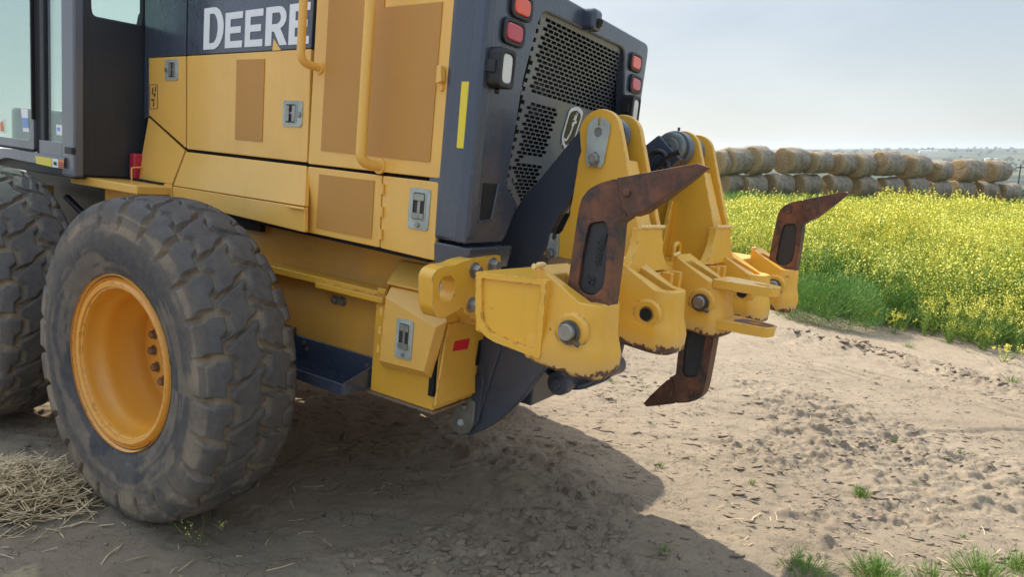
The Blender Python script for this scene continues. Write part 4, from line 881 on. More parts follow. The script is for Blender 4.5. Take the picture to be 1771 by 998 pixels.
for me, mt in ((sh_me, RU), (core_me, SB), (tooth_me, RU), (blk_me, RU)): me.materials.append(mt)
piv = Vector((.045, 0, 1.128))
def shank(cy, flip):
    if flip: M4 = Matrix.Translation((-.014, cy, -.012)) @ Matrix.Translation(piv) @ Matrix.Rotation(pi, 4, 'Y') @ Matrix.Translation(-piv) @ Matrix.Translation((0,0,.0))
    else: M4 = Matrix.Translation((0, cy, 0))
    base = Matrix.Translation(Vector(RO)) @ Matrix.Rotation(-AL, 4, 'Z')
    def lk(nm, me, par, bv):
        o = link(nm, me, parent=par, smooth=32, bevel=bv)
        return o
    s = lk('ripper_shank', sh_me, root, .007); s.matrix_basis = base @ M4; s['label'] = 'rusty cast shank with a dark web' if not flip else 'rusty shank hanging with its point down'
    lk('shank_web', core_me, s, .004); th_ = lk('ripper_tooth', tooth_me, s, .005)
    if cy > -.5: k_ = .62 if flip else .80; th_.scale.x = k_; th_.location.x = .095*(1-k_); lk('wear_block', blk_me, s, .002)
    return s
s1 = shank(-.9, False); shank(0, True); shank(.9, False)
pa = rpt(1036,430,-.9-.0185)+Vector((0,.9,0))
up = (rpt(1046,405,-.918)-rpt(1027,490,-.918)).normalized()
text('cast_number', 'T9J6686', .026, SB, basis(pa+Vector((.004,-.0012,0)), -up, Vector((0,1,0)).cross(-up)*-1 if False else (-up).cross(Vector((0,1,0)))*1), s1, .0022, .0004)
pb_ = rpt(1022,487,-.9185)+Vector((0,.9,0)); text('cast_mark', 'JD', .026, SB, basis(pb_+Vector((0,-.0012,0)), -up, (-up).cross(Vector((0,1,0)))), s1, .0022, .0006)
# ---- towers
TP = [(1004,262),(1000,275),(993,322),(984,373),(972,398),(961,410),(938,440)]
tw = [rpt(a, b, -.42) for a, b in TP]; tcx, tcz = -.272, 1.688; tr_ = .082
arc = [Vector((tcx+tr_*cos(a), 0, tcz+tr_*sin(a))) for a in [radians(x) for x in range(176, 9, -12)]]
rt = [rpt(1104,391,-.42), rpt(1100,430,-.42)]
prof = [Vector((p.x, 0, p.z)) for p in tw][::-1]+arc+[Vector((rt[0].x, 0, rt[0].z)), Vector((-.062,0,1.33)), Vector((-.06,0,1.238))]
def tower(yA, yB, lockplate):
    bm = bmesh.new()
    for yy_ in (yA, yB): add_plate(bm, [Vector((p.x, yy_, p.z)) for p in prof], OUTH, .026)
    o = bmo('ripper_tower', bm, YR, bevel=.005, seg=3, **RR)
    b2 = bmesh.new()                            # front filler and its flared foot
    x1, z1 = prof[-3].x, prof[-3].z; u = (Vector((x1,0,z1))-Vector((tcx+tr_,0,tcz-.02)))
    p0 = Vector((tcx+tr_,0,tcz-.02))+u*.22; p1 = Vector((x1,0,z1))
    ya, yb2 = yA+.026, yB-.001
    y1_, y2_ = min(yA,yB)+.001, max(yA,yB)-.027
    add_hex8(b2, [(p1.x-.06,y1_,p1.z),(p1.x-.012,y1_,p1.z),(p1.x-.012,y2_,p1.z),(p1.x-.06,y2_,p1.z),(p0.x-.05,y1_,p0.z),(p0.x-.012,y1_,p0.z),(p0.x-.012,y2_,p0.z),(p0.x-.05,y2_,p0.z)])
    bmo('tower_web', b2, YR, o, bevel=.002)
    b2 = bmesh.new(); w1 = .10
    yl_, yr_ = min(yA,yB)-.028, max(yA,yB)+.002; zt3 = p1.z-.005; n = 8; fl = []
    for i in range(n+1):
        a = i/n; zz_ = zt3+(1.238-zt3)*a; e = .085*a**2.6; fl.append((yl_-e, yr_+e, -.062+.008*a, zz_))
    vs = [[b2.verts.new((x_, l, z_)), b2.verts.new((x_, r_, z_)), b2.verts.new((x_-.03, r_, z_)), b2.verts.new((x_-.03, l, z_))] for l, r_, x_, z_ in fl]
    for A_, B_ in zip(vs, vs[1:]):
        for i in range(4): b2.faces.new((A_[i], A_[(i+1)%4], B_[(i+1)%4], B_[i]))
    b2.faces.new(vs[0]); b2.faces.new(vs[-1][::-1]); bmo('tower_foot', b2, YR, o, bevel=.003)
    b2 = bmesh.new(); 
    for (ra, rb_, yy0, yy1) in ((.058,.064,max(yA,yB)-.026-.045,max(yA,yB)-.027),(.058,.064,min(yA,yB)+.001,min(yA,yB)+.055),(.04,.055,max(yA,yB)+.001,max(yA,yB)+.055)):
        add_lathe(b2, (tcx, yy0, tcz), (0,1,0), [(0,0),(ra,0),(rb_,(yy1-yy0)*.35),(rb_,(yy1-yy0)*.65),(ra,yy1-yy0),(0,yy1-yy0)], 32)
    bmo('pivot_bush', b2, DK, o, bevel=.004)
    # inner rib
    b2 = bmesh.new(); add_plate(b2, [Vector((-.27,max(yA,yB)-.2,1.24)), Vector((-.27,max(yA,yB)-.2,1.24))], OUTH, .01) if False else None; b2.free()
    return o
WELD = plain('weld_bead_paint', (.80,.55,.20), .6)
def weld(pts, r, par):
    b2 = bmesh.new(); P2_ = []; pts = [Vector(p) for p in pts]
    for a, b in zip(pts, pts[1:]):
        k = max(2, int((b-a).length/.006))
        P2_ += [a.lerp(b, i/k)+Vector(rng.normal(size=3)*r*.12) for i in range(k)]
    P2_.append(pts[-1]); add_tube(b2, P2_, [r*rng.uniform(.75, 1.25) for _ in P2_], 8); return bmo('weld_bead', b2, WELD, par)
tL = tower(-.42, -.268, True); tR = tower(.27, .42, False)
for tw_, yA, yB in ((tL, -.42, -.268), (tR, .27, .42)):
    z_ = prof[-3].z; weld([(-.060, yA-.03, z_), (-.060, yB+.004, z_)], .0065, tw_)
for o_ in [o for o in root.children if o.name.startswith('shank_pocket')]:
    cy = sum((v.co.y for v in o_.data.vertices))/len(o_.data.vertices)
    weld([(-.075, cy-.084, 1.285), (-.075, cy-.03, 1.288)], .007, o_)
# lock plate with slot, pin and bolt on the left tower
def lockplate(cx_, cz_, s, par, yy_, tilt=0):
    def f(u, v): return Vector((cx_+(u*cos(tilt)-v*sin(tilt))*s, yy_, cz_+(u*sin(tilt)+v*cos(tilt))*s))
    pts = [f(-.0445,.0), f(-.04,.028), f(-.02,.046), f(-.005,.049), f(-.005,.02), f(.005,.02), f(.005,.049), f(.022,.045), f(.042,.027), f(.0445,0), f(.040,-.05), f(.036,-.105), f(.026,-.123), f(.017,-.122), f(.019,-.085), f(0,-.068), f(-.019,-.085), f(-.017,-.122), f(-.026,-.123), f(-.036,-.105), f(-.040,-.05)]
    b2 = bmesh.new(); add_plate(b2, pts, OUTH, .009, [circ(f(0,-.002), (1,0,0), (0,0,1), .0165*s, None, 20)]); lp = bmo('lock_plate', b2, ZN, par, bevel=.0015)
    return f
f = lockplate(-.272, 1.692, .98, tL, -.431)
b2 = bmesh.new(); add_cyl(b2, (-.272,-.422,1.690), (-.272,-.428,1.690), .0155, 20); bmo('pivot_pin', b2, ST, tL)
b2 = bmesh.new(); add_hexbolt(b2, (-.272,-.425,1.600), OUTH, .0185, .018); bmo('pin_bolt', b2, ST, tL)
f = lockplate(rpt(955,436,-.43).x, rpt(955,436,-.43).z-.0, .55, tL, -.431, pi)
b2 = bmesh.new(); add_hexbolt(b2, rpt(953,439,-.431), OUTH, .014, .015); bmo('pin_bolt', b2, ST, tL)
# boss on the right tower's inner face, clevis and lift cylinder
b2 = bmesh.new(); add_lathe(b2, (tcx,.190,tcz+.005), OUTH, [(0,-.01),(.062,-.01),(.062,.030),(.056,.034),(.036,.034),(.036,.042),(.008,.043),(.006,.03),(0,.03)], 36); bmo('boss_cap', b2, metal('boss_steel', (.22,.24,.22), .4, .5), tR, bevel=.002)
b2 = bmesh.new(); add_cyl(b2, (tcx,.186,tcz), (tcx,.242,tcz), .074, 32); add_plate(b2, [Vector((tcx-.05,.190,tcz+.05)), Vector((tcx+.06,.190,tcz-.04)), Vector((-.42,.190,1.45)), Vector((-.58,.190,1.52))], OUTH, -.05); add_cyl(b2, (tcx,.22,tcz+.075), (tcx,.22,tcz+.092), .006, 10); bmo('cylinder_clevis', b2, DKR, **RR, bevel=.006)
b2 = bmesh.new(); add_cyl(b2, (-.45,.235,1.50), (-.85,.235,1.05), .062, 24, .005); bmo('lift_cylinder', b2, DKR, **RR)
b2 = bmesh.new()
for k in range(3): add_tube(b2, fillet([(-.55+k*.03,.10+k*.04,1.25), (-.50+k*.02,.05+k*.05,1.62), (-.42,.14+.02*k,1.66-.02*k), (-.38,.2,1.50)], .09, 8), .013, 10)
bmo('hydraulic_hose', b2, BR, **RR)
for hpts, hrad in ((((1112,330),(1116,290),(1128,262),(1150,262),(1158,300)),.011),(((1118,345),(1124,300),(1138,280),(1152,300),(1150,345)),.009),(((1128,300),(1160,268),(1176,262)),.012)):
    b2 = bmesh.new(); add_tube(b2, fillet([rpt(a, b, .10) for a, b in hpts], .03, 5), hrad, 10); bmo('hydraulic_hose', b2, BR, **RR)
# centre rib, lifting eye and rubble of welds between the towers
b2 = bmesh.new(); add_plate(b2, [Vector((-.27,.21,1.238)), Vector((-.27,.245,1.46)), Vector((-.27,.258,1.48)), Vector((-.27,.268,1.48)), Vector((-.27,.268,1.238))], (1,0,0), .02); bmo('tower_rib', b2, YR, **RR, bevel=.004)
b2 = bmesh.new(); add_tube(b2, fillet([(-.17,.10,1.235),(-.17,.10,1.31),(-.17,.155,1.31),(-.17,.155,1.235)], .028, 8), .010, 14); bmo('lifting_eye', b2, YR, **RR)
# ---- lift arm and lower arm (dark)
ya = -.388
AP = [(1030,190),(1003,224),(975,258),(933.5,309),(905,340),(886,372),(874,410),(866,450),(866,500),(836,575),(814,600),(797,642),(790,690),(786,715),(783,735),(795,752),(815,753),(835,744),(857,731),(880,710),(905,686),(946,629),(946,560),(930,500),(936,445),(944,425),(956,391),(968,370),(984,350),(993,332),(1000,290),(1040,260)]
b2 = bmesh.new(); add_plate(b2, rloop([rpt(a, b, ya) for a, b in AP], .008, 2), OUTH, .038); bmo('ripper_arm', b2, DKR, bevel=.008, seg=3, **RR)
b2 = bmesh.new(); rp = [rpt(a, b, ya-.012) for a, b in ((826,590),(812,604),(798,645),(792,700),(805,738),(822,742),(838,690),(850,650),(866,600),(850,585))]
add_plate(b2, rloop(rp, .02, 3), OUTH, .014)
rp = [rpt(a, b, ya-.02) for a, b in ((806,650),(832,648),(836,660),(826,735),(806,738),(798,700))]; add_plate(b2, rloop(rp, .02, 4), OUTH, .009); arm2 = bmo('arm_stiffener', b2, DKR, bevel=.004, **RR)
b2 = bmesh.new(); cl = [rpt(a, b, ya-.035) for a, b in ((800,690),(812,690),(820,697),(817,735),(808,751),(794,752),(782,742),(781,722),(790,700))]; add_plate(b2, rloop(cl, .012, 3), OUTH, .014); lp2 = bmo('clevis_plate', b2, metal('worn_zinc', (.30,.30,.27), .5, .5, 12), bevel=.003, **RR)
b2 = bmesh.new(); add_hexbolt(b2, rpt(803,704,ya-.036), OUTH, .014, .014); add_cyl(b2, rpt(797,731,ya-.036), rpt(797,731,ya-.042), .014, 18); bmo('clevis_bolt', b2, ST, lp2)
# lower pivot and hose loop seen under the beam
b2 = bmesh.new(); cp = rpt(963,664,-.25); rr2 = .05; yax = Vector((0,1,0))
add_lathe(b2, cp, yax, [(0,-.012),(.022,-.012),(.024,0),(.046,0),(.049,.01),(.049,.05),(.040,.052),(.040,.16),(.046,.162),(.046,.5)], 32); bmo('lower_pivot_tube', b2, DKR, **RR, bevel=.002)
b2 = bmesh.new()
for k in range(3): add_tube(b2, fillet([cp+Vector((-.3,.10+.05*k,.10)), cp+Vector((.0,.10+.05*k,-.045)), cp+Vector((.12,.14+.05*k,.02)), cp+Vector((.14,.16+.05*k,.25))], .10, 8), .014, 10)
add_box(b2, (cp.x-.4,-.2,cp.z+.03), (cp.x-.02,.2,cp.z+.16)); bmo('lower_link', b2, DKR, **RR)
# ================================================================== hay bales
t = NT('net_wrapped_hay'); ob = t.obj(); x_, y_, z_ = t.z()
mp_ = t.n('ShaderNodeMapping'); mp_.inputs['Scale'].default_value = (1.2, 7, 7); t.L.new(ob, mp_.inputs[0])
n1 = t.ramp(t.noise(3.0, 7, .75, dist=1.0), .40, .60); n2 = t.ramp(t.noise(2.2, 9, .75, vec=mp_.outputs[0], dist=1.5), .38, .66); n0 = t.ramp(t.noise(.9, 3), .4, .62)
body = t.mix(n1, (.17,.125,.080), (.48,.38,.25)); body = t.mix(t.math('MULTIPLY', n2, .6), body, (.42,.37,.30)); body = t.mix(t.math('MULTIPLY', n0, .22), body, (.17,.17,.19))
t.set(Base_Color=body, Roughness=.9); t.bump(t.noise(9, 9, .85), 1.0, .10); HB = t.m
t = NT('cut_hay_end'); x_, y_, z_ = t.z(); rr_ = t.math('SQRT', t.math('ADD', t.math('MULTIPLY', y_, y_), t.math('MULTIPLY', z_, z_)))
an = t.math('ARCTAN2', y_, z_); sp = t.math('SINE', t.math('ADD', t.math('MULTIPLY', rr_, 70), t.math('ADD', an, t.math('MULTIPLY', t.noise(3, 5), 14))))
n1 = t.ramp(t.noise(12, 9, .8, dist=.6), .32, .68); c = t.mix(n1, (.26,.17,.08), (.80,.58,.32)); c = t.mix(t.math('MULTIPLY', t.ramp(sp, .0, 1.0), .30), c, (.10,.06,.03))
t.set(Base_Color=c, Roughness=.95); t.bump(t.noise(16, 9, .85), 1.0, .12); HE = t.m
def bale(rad, ln_, seed):
    n, m = 64, 22; bm = bmesh.new(); rings = []; r_ = np.random.default_rng(seed); off = r_.random(2)*50
    prof = [(0.0,-.02),(.25,-.015),(.5,0),(.72,.0),(.88,.01),(.965,.03),(1.0,.075)]+[(1.0,.075+(ln_-.15)*k/14) for k in range(1, 15)]+[(.965,ln_-.03),(.88,ln_-.01),(.5,ln_),(0,ln_)]
    for k, (q, h) in enumerate(prof):
        if q == 0: rings.append([bm.verts.new((h-ln_/2, 0, 0))]); continue
        row = []
        for i in range(n):
            a = 2*pi*i/n; d = 1+.085*(vnoise(np.array([cos(a)*1.6+off[0]+9]), np.array([sin(a)*1.6+off[1]+h*1.2]), seed)[0]-.5)*2+.02*(vnoise(np.array([a*9]), np.array([h*8.]), seed+3)[0]-.5)*2
            zz_ = sin(a)*rad*q*d*.97; zz_ = max(zz_, -rad*.93)
            hx = h+(.05*(vnoise(np.array([cos(a)*q*5+9]), np.array([sin(a)*q*5+9]), seed+5)[0]-.5) if q < .9 else 0)
            row.append(bm.verts.new((hx-ln_/2, cos(a)*rad*q*d*1.03, zz_)))
        rings.append(row)
    for k, (A_, B_) in enumerate(zip(rings, rings[1:])):
        for i in range(n):
            j = (i+1) % n
            f = bm.faces.new((A_[0], B_[i], B_[j]) if len(A_) == 1 else (A_[i], B_[0], A_[j]) if len(B_) == 1 else (A_[i], B_[i], B_[j], A_[j]))
            f.material_index = 1 if (k < 6 or k > 20) else 0; f.smooth = True
    # loose straw on the ends and back
    for s in range(1300):
        a = r_.random()*2*pi; q = sqrt(r_.random())*.98; e = -1 if s < 560 else 1
        if s % 3 == 0: p = Vector((r_.uniform(-.5,.5)*ln_, cos(a)*rad*1.01, sin(a)*rad*.99)); d = Vector((r_.normal(), cos(a)+r_.normal()*.5, sin(a)+r_.normal()*.5))
        else: p = Vector((e*ln_/2, cos(a)*rad*q, sin(a)*rad*q*.97)); d = Vector((e*1., r_.normal()*1.4, r_.normal()*1.4))
        d = d.normalized()*r_.uniform(.05,.17); w_ = Vector((r_.normal(), r_.normal(), r_.normal())).cross(d).normalized()*.006
        f = bm.faces.new([bm.verts.new(v) for v in (p-w_, p+w_, p+d)]); f.material_index = 1
    me = bpy.data.meshes.new('hay_bale'); bm.to_mesh(me); bm.free(); me.materials.append(HB); me.materials.append(HE); return me
BM_ = [bale(.70, 1.62, s) for s in range(5)]
TOPB = [(44,138,60,''),(110,124,60,''),(236,122,64,''),(430,124,58,''),(572,133,50,''),(716,140,50,''),(815,150,56,''),(950,140,56,''),(1105,157,56,''),(1258,182,44,''),(1395,177,52,''),(1562,182,50,'')]
BOTB = [(85,250,54),(190,262,58),(345,252,56),(505,252,54),(665,256,52),(820,262,50),(960,268,50),(1095,266,50),(1235,280,46),(1365,280,46),(1500,285,45),(1625,296,44)]
def ordl(i): return ['first','second','third','fourth','fifth','sixth','seventh','eighth','ninth','tenth','eleventh','twelfth'][i]
for row, lst in (('upper', TOPB), ('lower', BOTB)):
    for i, q in enumerate(lst):
        u, v, ry = q[:3]; px_ = 1220+u/3.214; py_ = 240+v/3.214; D_ = 47.5+7*max(0, px_-1240)/500.
        if row == 'upper': D_ -= .2
        p = wp(px_, py_, D_); o = link('hay_bale', BM_[(i*2+(row == 'lower')) % 5], smooth=0); az = atan2(p.x, p.y)+radians(33+rng.uniform(-8, 8)+(5 if row == 'lower' else 0))
        ax_ = Vector((sin(az), cos(az), 0)); sc = (2*ry/3.214)*D_/1200/1.40; sc = min(max(sc*(1.24 if row == 'upper' else 1.15), .9), 1.5)
        loc = p+ax_*(.81*sc)
        if row == 'lower': loc.z -= .06
        o.location = loc; o.rotation_euler = (radians(0), 0, pi/2-az); o.scale = (sc, sc, sc)
        if sc != 1: pass
        o['label'] = f'net wrapped round hay bale, {ordl(i)} from the left in the {row} row of the stack'; o['category'] = 'hay bale'; o['group'] = 'round hay bales stacked two high behind the yellow field'
# ================================================================== vegetation
GREEN = NT('weed_green'); GREEN.set(Base_Color=GREEN.mix(GREEN.ramp(GREEN.noise(1.5, 4), .35, .65), (.13,.24,.035), (.23,.34,.055)), Roughness=.6); GREEN = GREEN.m
GD = NT('bush_green'); GD.set(Base_Color=GD.mix(GD.ramp(GD.noise(2.5, 5), .35, .65), (.09,.21,.03), (.19,.34,.06)), Roughness=.6); GD = GD.m
FLOW = NT('mustard_yellow'); FLOW.set(Base_Color=FLOW.mix(FLOW.ramp(FLOW.noise(.8, 5), .35, .65), (.68,.60,.05), (.86,.80,.15)), Roughness=.6); FLOW = FLOW.m
STRAWM = NT('dry_straw'); STRAWM.set(Base_Color=STRAWM.mix(STRAWM.ramp(STRAWM.noise(30, 3), .3, .7), (.36,.26,.13), (.72,.56,.32)), Roughness=.6); STRAWM = STRAWM.m
for m_ in (GREEN, GD, FLOW):
    b = m_.node_tree.nodes['Principled BSDF']; b.inputs['Subsurface Weight'].default_value = 0
def quads_to_mesh(name, V, M_, mats):
    V = np.asarray(V).reshape(-1, 3); q = np.arange(len(V)).reshape(-1, 4); me = bpy.data.meshes.new(name)
    me.vertices.add(len(V)); me.vertices.foreach_set('co', V.astype(np.float32).ravel()); me.loops.add(q.size); me.loops.foreach_set('vertex_index', q.astype(np.int32).ravel())
    me.polygons.add(len(q)); me.polygons.foreach_set('loop_start', np.arange(0, q.size, 4, dtype=np.int32)); me.polygons.foreach_set('material_index', np.asarray(M_, dtype=np.int32)); me.update(calc_edges=True)
    for m in mats: me.materials.append(m)
    return me
def blade(p, d, L_, w_, r_, bend=.0):
    d = d/np.linalg.norm(d); s = np.cross(d, r_.normal(size=3)); s = s/(np.linalg.norm(s)+1e-9)*w_
    e = p+d*L_+np.array([0, 0, -bend]); m = p+d*L_*.5
    return [p-s*.5, p+s*.5, e+s*.12, e-s*.12]
def plant(seed, H=.85, stems=7, fl=26, leaf=26, wmul=1., spread=.22):
    r_ = np.random.default_rng(seed); V = []; M_ = []
    for s in range(stems):
        a = r_.random()*2*pi; tilt = r_.random()*spread; h = H*r_.uniform(.68, 1.08); p = np.array([cos(a)*.02, sin(a)*.02, 0]); top = np.array([cos(a)*tilt*1.6*h, sin(a)*tilt*1.6*h, h])
        mid = p*.5+top*.5+np.array([0, 0, .04])*h
        for A_, B_ in ((p, mid), (mid, top)):
            d = B_-A_; V += [*blade(A_, d, np.linalg.norm(d), .006*wmul, r_)]; M_.append(0)
        nb = 3
        tips = [(top, (top-mid)/np.linalg.norm(top-mid))]
        for k in range(nb):
            tt = r_.uniform(.35, .9); bp = mid*(1-tt)+top*tt if tt > .5 else p*(1-tt)+mid*tt; d = np.array([r_.normal()*.5, r_.normal()*.5, 1.]); d /= np.linalg.norm(d); L_ = H*r_.uniform(.14, .30)
            V += [*blade(bp, d, L_, .004*wmul, r_)]; M_.append(0); tips.append((bp+d*L_, d))
        for tp_, d in tips:
            n_ = max(2, int(fl*r_.uniform(.6, 1.2)/3)); Ls = H*r_.uniform(.10, .24)
            for k in range(n_):
                c_ = tp_-d*Ls*k/n_+r_.normal(size=3)*.008; u = r_.normal(size=3); u /= np.linalg.norm(u); w_ = np.cross(u, r_.normal(size=3)); w_ /= np.linalg.norm(w_); z_ = .0085*wmul*r_.uniform(.6, 1.3)
                V += [c_-u*z_, c_-w_*z_, c_+u*z_, c_+w_*z_]; M_.append(1)
        for k in range(leaf//stems+1):
            tt = r_.random()**1.3*.85; b_ = p*(1-tt)+top*tt; d = np.array([r_.normal(), r_.normal(), .5+r_.random()]); V += [*blade(b_, d, H*r_.uniform(.06, .16), .012*wmul, r_, .01)]; M_.append(0)
    return np.array(V).reshape(-1, 4, 3), np.array(M_)
def scatter(pos, variants, scl):
    Vs = []; Ms = []
    for i, (x_, y_, z_) in enumerate(pos):
        v, m = variants[i % len(variants)]; a = rng.random()*2*pi; c_, s_ = cos(a), sin(a); k = scl[i]; R_ = np.array([[c_, -s_, 0], [s_, c_, 0], [0, 0, 1]])*k
        Vs.append(v@R_.T+np.array([x_, y_, z_])); Ms.append(m)
    return np.concatenate(Vs), np.concatenate(Ms)
# crop front edge: y of the first plants for a given x
fx = np.array([-30, .5, 2.2, 3.3, 3.9, 4.6, 5.2, 5.8, 6.3, 7.5, 30.]); fy = np.array([14, 13, 11.4, 10.4, 9.6, 9.3, 8.5, 8.1, 8.0, 7.0, 2.])
def field_pts(n, d0, d1, grow):
    out = []
    while len(out) < n:
        y_ = d0+(d1-d0)*rng.random(n)**grow; lo = -y_*.10-1.0; hi = y_*.80+2.5; x_ = lo+(hi-lo)*rng.random(n); ok = y_ > np.interp(x_, fx, fy)+rng.normal(size=n)*.12
        out += list(zip(x_[ok], y_[ok]))
    P_ = np.array(out[:n]); z_ = G(P_[:,0], P_[:,1])-.02; return np.column_stack([P_, z_])
varN = [plant(s, .95, 8, 34, 84, 1.0) for s in range(6)]; varM = [plant(20+s, .92, 7, 22, 40, 1.45) for s in range(5)]; varF = [plant(40+s, .88, 6, 12, 17, 2.6, .35) for s in range(5)]
hgt = lambda P_: (.62+.70*fbm(P_[:,0]*.9, P_[:,1]*.9, 3, 50))*rng.uniform(.62, 1.22, len(P_))*(.55+.45*sst(0, .9, P_[:,1]-np.interp(P_[:,0], fx, fy)))
PN = field_pts(2200, 7.0, 12.5, 1); PM = field_pts(4900, 12, 20, 1); PF = field_pts(4500, 19, 24.5, 1)
allV = []; allM = []
gN = [plant(70+s, .8, 8, 10, 70, 1.3) for s in range(4)]; gM = [plant(80+s, .8, 7, 8, 40, 2.0) for s in range(4)]; gF = [plant(86+s, .75, 6, 6, 14, 3.0, .35) for s in range(4)]
for P_, vr, gr_ in ((PN, varN, gN), (PM, varM, gM), (PF, varF, gF)):
    fl_ = fbm(P_[:,0]*.55+3, P_[:,1]*.45, 4, 91)+.16*(1-sst(.0, 3.5, P_[:,0]-P_[:,1]*.36))+rng.normal(size=len(P_))*.035; gsel = fl_ > .48
    for sel, vv in ((~gsel, vr), (gsel, gr_)):
        Q_ = P_[sel]; v, m = scatter(Q_, vv, hgt(Q_)*(.98-.07*sst(11, 20, Q_[:,1]))); allV.append(v); allM.append(m)
me = quads_to_mesh('mustard_crop', np.concatenate(allV), np.concatenate(allM), [GREEN, FLOW])
o = link('mustard_crop', me, smooth=0); o['kind'] = 'stuff'; o['label'] = 'yellow flowering mustard weeds filling the field'; o['category'] = 'flowering crop'
# leafy undergrowth at the crop's foot
PU = field_pts(1500, 7.2, 15, 1); und = []
for s in range(5):
    r_ = np.random.default_rng(90+s); V = []; 
    for k in range(46):
        a = r_.random()*2*pi; b_ = np.array([r_.normal()*.10, r_.normal()*.10, r_.random()*.20]); V += [*blade(b_, np.array([cos(a)*.7, sin(a)*.7, 1.]), r_.uniform(.12,.36), .009, r_, .02)]
    und.append((np.array(V).reshape(-1,4,3), np.zeros(46)))
v, m = scatter(PU, und, rng.uniform(.5, 1.1, len(PU))); o = link('weed_undergrowth', quads_to_mesh('weed_undergrowth', v, m, [GREEN]), smooth=0); o['kind'] = 'stuff'; o['label'] = 'bright green weedy undergrowth at the foot of the yellow crop'; o['category'] = 'undergrowth'
# dry grass between crop and bales
n_ = 5200; y_ = rng.uniform(33, 62, n_); x_ = rng.uniform(.15, .86, n_)*y_; V = []; 
for a, b in zip(x_, y_):
    z_ = g1(a, b) if False else 0; V.append((a, b))
V = np.array(V); z_ = G(V[:,0], V[:,1]); gv = []
r_ = np.random.default_rng(5)
tuf = []
for s in range(4):
    q = []
    for k in range(14): q += [*blade(np.array([r_.normal()*.12, r_.normal()*.12, 0.]), np.array([r_.normal()*.4, r_.normal()*.4, 1.]), r_.uniform(.2,.55), .02, r_)]
    tuf.append((np.array(q).reshape(-1,4,3), np.zeros(14)))
v, m = scatter(np.column_stack([V, z_]), tuf, np.ones(n_)); o = link('rough_grass', quads_to_mesh('rough_grass', v, m, [GREEN]), smooth=0); o['kind'] = 'stuff'; o['label'] = 'rough green grass around the foot of the bale stack'; o['category'] = 'grass'
# feathery green bushes in front of the crop
def bush(W_, H_, n, seed):
    r_ = np.random.default_rng(seed); V = []; M_ = []
    for k in range(n):
        a = r_.random()*2*pi; q = sqrt(r_.random()); el = r_.random(); b_ = np.array([cos(a)*W_*.5*q*.55, sin(a)*W_*.5*q*.55, 0.])
        rad = r_.uniform(.35, 1.0)**.5; ph_ = math.acos(1-el*.98); d = np.array([cos(a)*sin(ph_)*W_*.5, sin(a)*sin(ph_)*W_*.5, cos(ph_)*H_])
        p = b_+d*rad*(.92+.16*vnoise(np.array([a*2]), np.array([ph_*3]), seed)[0]); dd = d/np.linalg.norm(d)*.8+np.array([0, 0, .45])+r_.normal(size=3)*.45
        V += [*blade(p, dd, r_.uniform(.03,.075), .0055, r_)]; M_.append(0)
    for k in range(30):
        a = r_.random()*2*pi; V += [*blade(np.zeros(3), np.array([cos(a)*W_*.4, sin(a)*W_*.4, H_*r_.uniform(.4,.9)]), H_*.8, .012, r_)]; M_.append(0)
    return np.array(V).reshape(-1,4,3), M_
BL = [((1432,556),9.0,.95,.62,'low feathery green bush beside the hanging fork, nearest the ripper'),((1520,552),9.4,.9,.60,'feathery green bush in the middle of the dark green clump before the yellow crop'),((1585,520),10.2,1.0,.66,'feathery green bush at the right end of the dark green clump, half under yellow flowers'),((1405,530),10.2,1.0,.80,'taller feathery green bush standing behind the right ripper shank')]
for i, ((a, b), D_, W_, H_, lb) in enumerate(BL):
    p = wp(a, b, D_); v, m = bush(W_, H_, 15000, 60+i); o = link('feathery_bush', quads_to_mesh('feathery_bush', v, m, [GD]), smooth=0, loc=(p.x, p.y, g1(p.x, p.y)-.03)); o['label'] = lb; o['category'] = 'bush'; o['group'] = 'feathery green bushes at the crop edge'
# single flowering plants outside the crop
def gpos(a, b):
    th = PITCH; r = Vector((a-885.5, 1200*cos(th)-(b-499.)*sin(th), -1200*sin(th)-(b-499.)*cos(th))); k = 1.; lo, hi = .001, .03
    for _ in range(40):
        k = (lo+hi)/2; p = EYE+r*k
        if p.z > g1(p.x, p.y): lo = k
        else: hi = k
    return EYE+r*hi
def mark(o, lb, cat, grp=None):
    o['label'] = lb; o['category'] = cat
    if grp: o['group'] = grp
for (a, b), H_, st_, sp_, sd, lb in (((1700,606),.62,34,.75,1,'sprawling yellow flowering mustard plant at the right front corner of the crop'),((1640,590),.55,24,.7,2,'yellow flowering mustard plant just left of the sprawling corner plant'),((1548,578),.26,12,.7,3,'small bright green mustard plant on bare soil before the crop'),((1735,628),.24,9,.8,4,'small yellow mustard seedling leaning over the clod ridge at right'),((1760,600),.5,18,.6,8,'yellow flowering mustard plant cut off by the right picture edge')):
    p = gpos(a, b); v, m = plant(300+sd, H_, st_, 26, 90, .9, sp_); o = link('mustard_plant', quads_to_mesh('mustard_plant', v, m, [GREEN, FLOW]), smooth=0, loc=p); mark(o, lb, 'flowering plant', 'mustard plants outside the crop')
p = gpos(342, 945); v, m = plant(401, .11, 5, 9, 14, .42, .8); o = link('mustard_seedling', quads_to_mesh('mustard_seedling', v, m, [GREEN, FLOW]), smooth=0, loc=p); mark(o, 'tiny yellow flowering weed on the shaded mud in front of the tyre', 'weed')
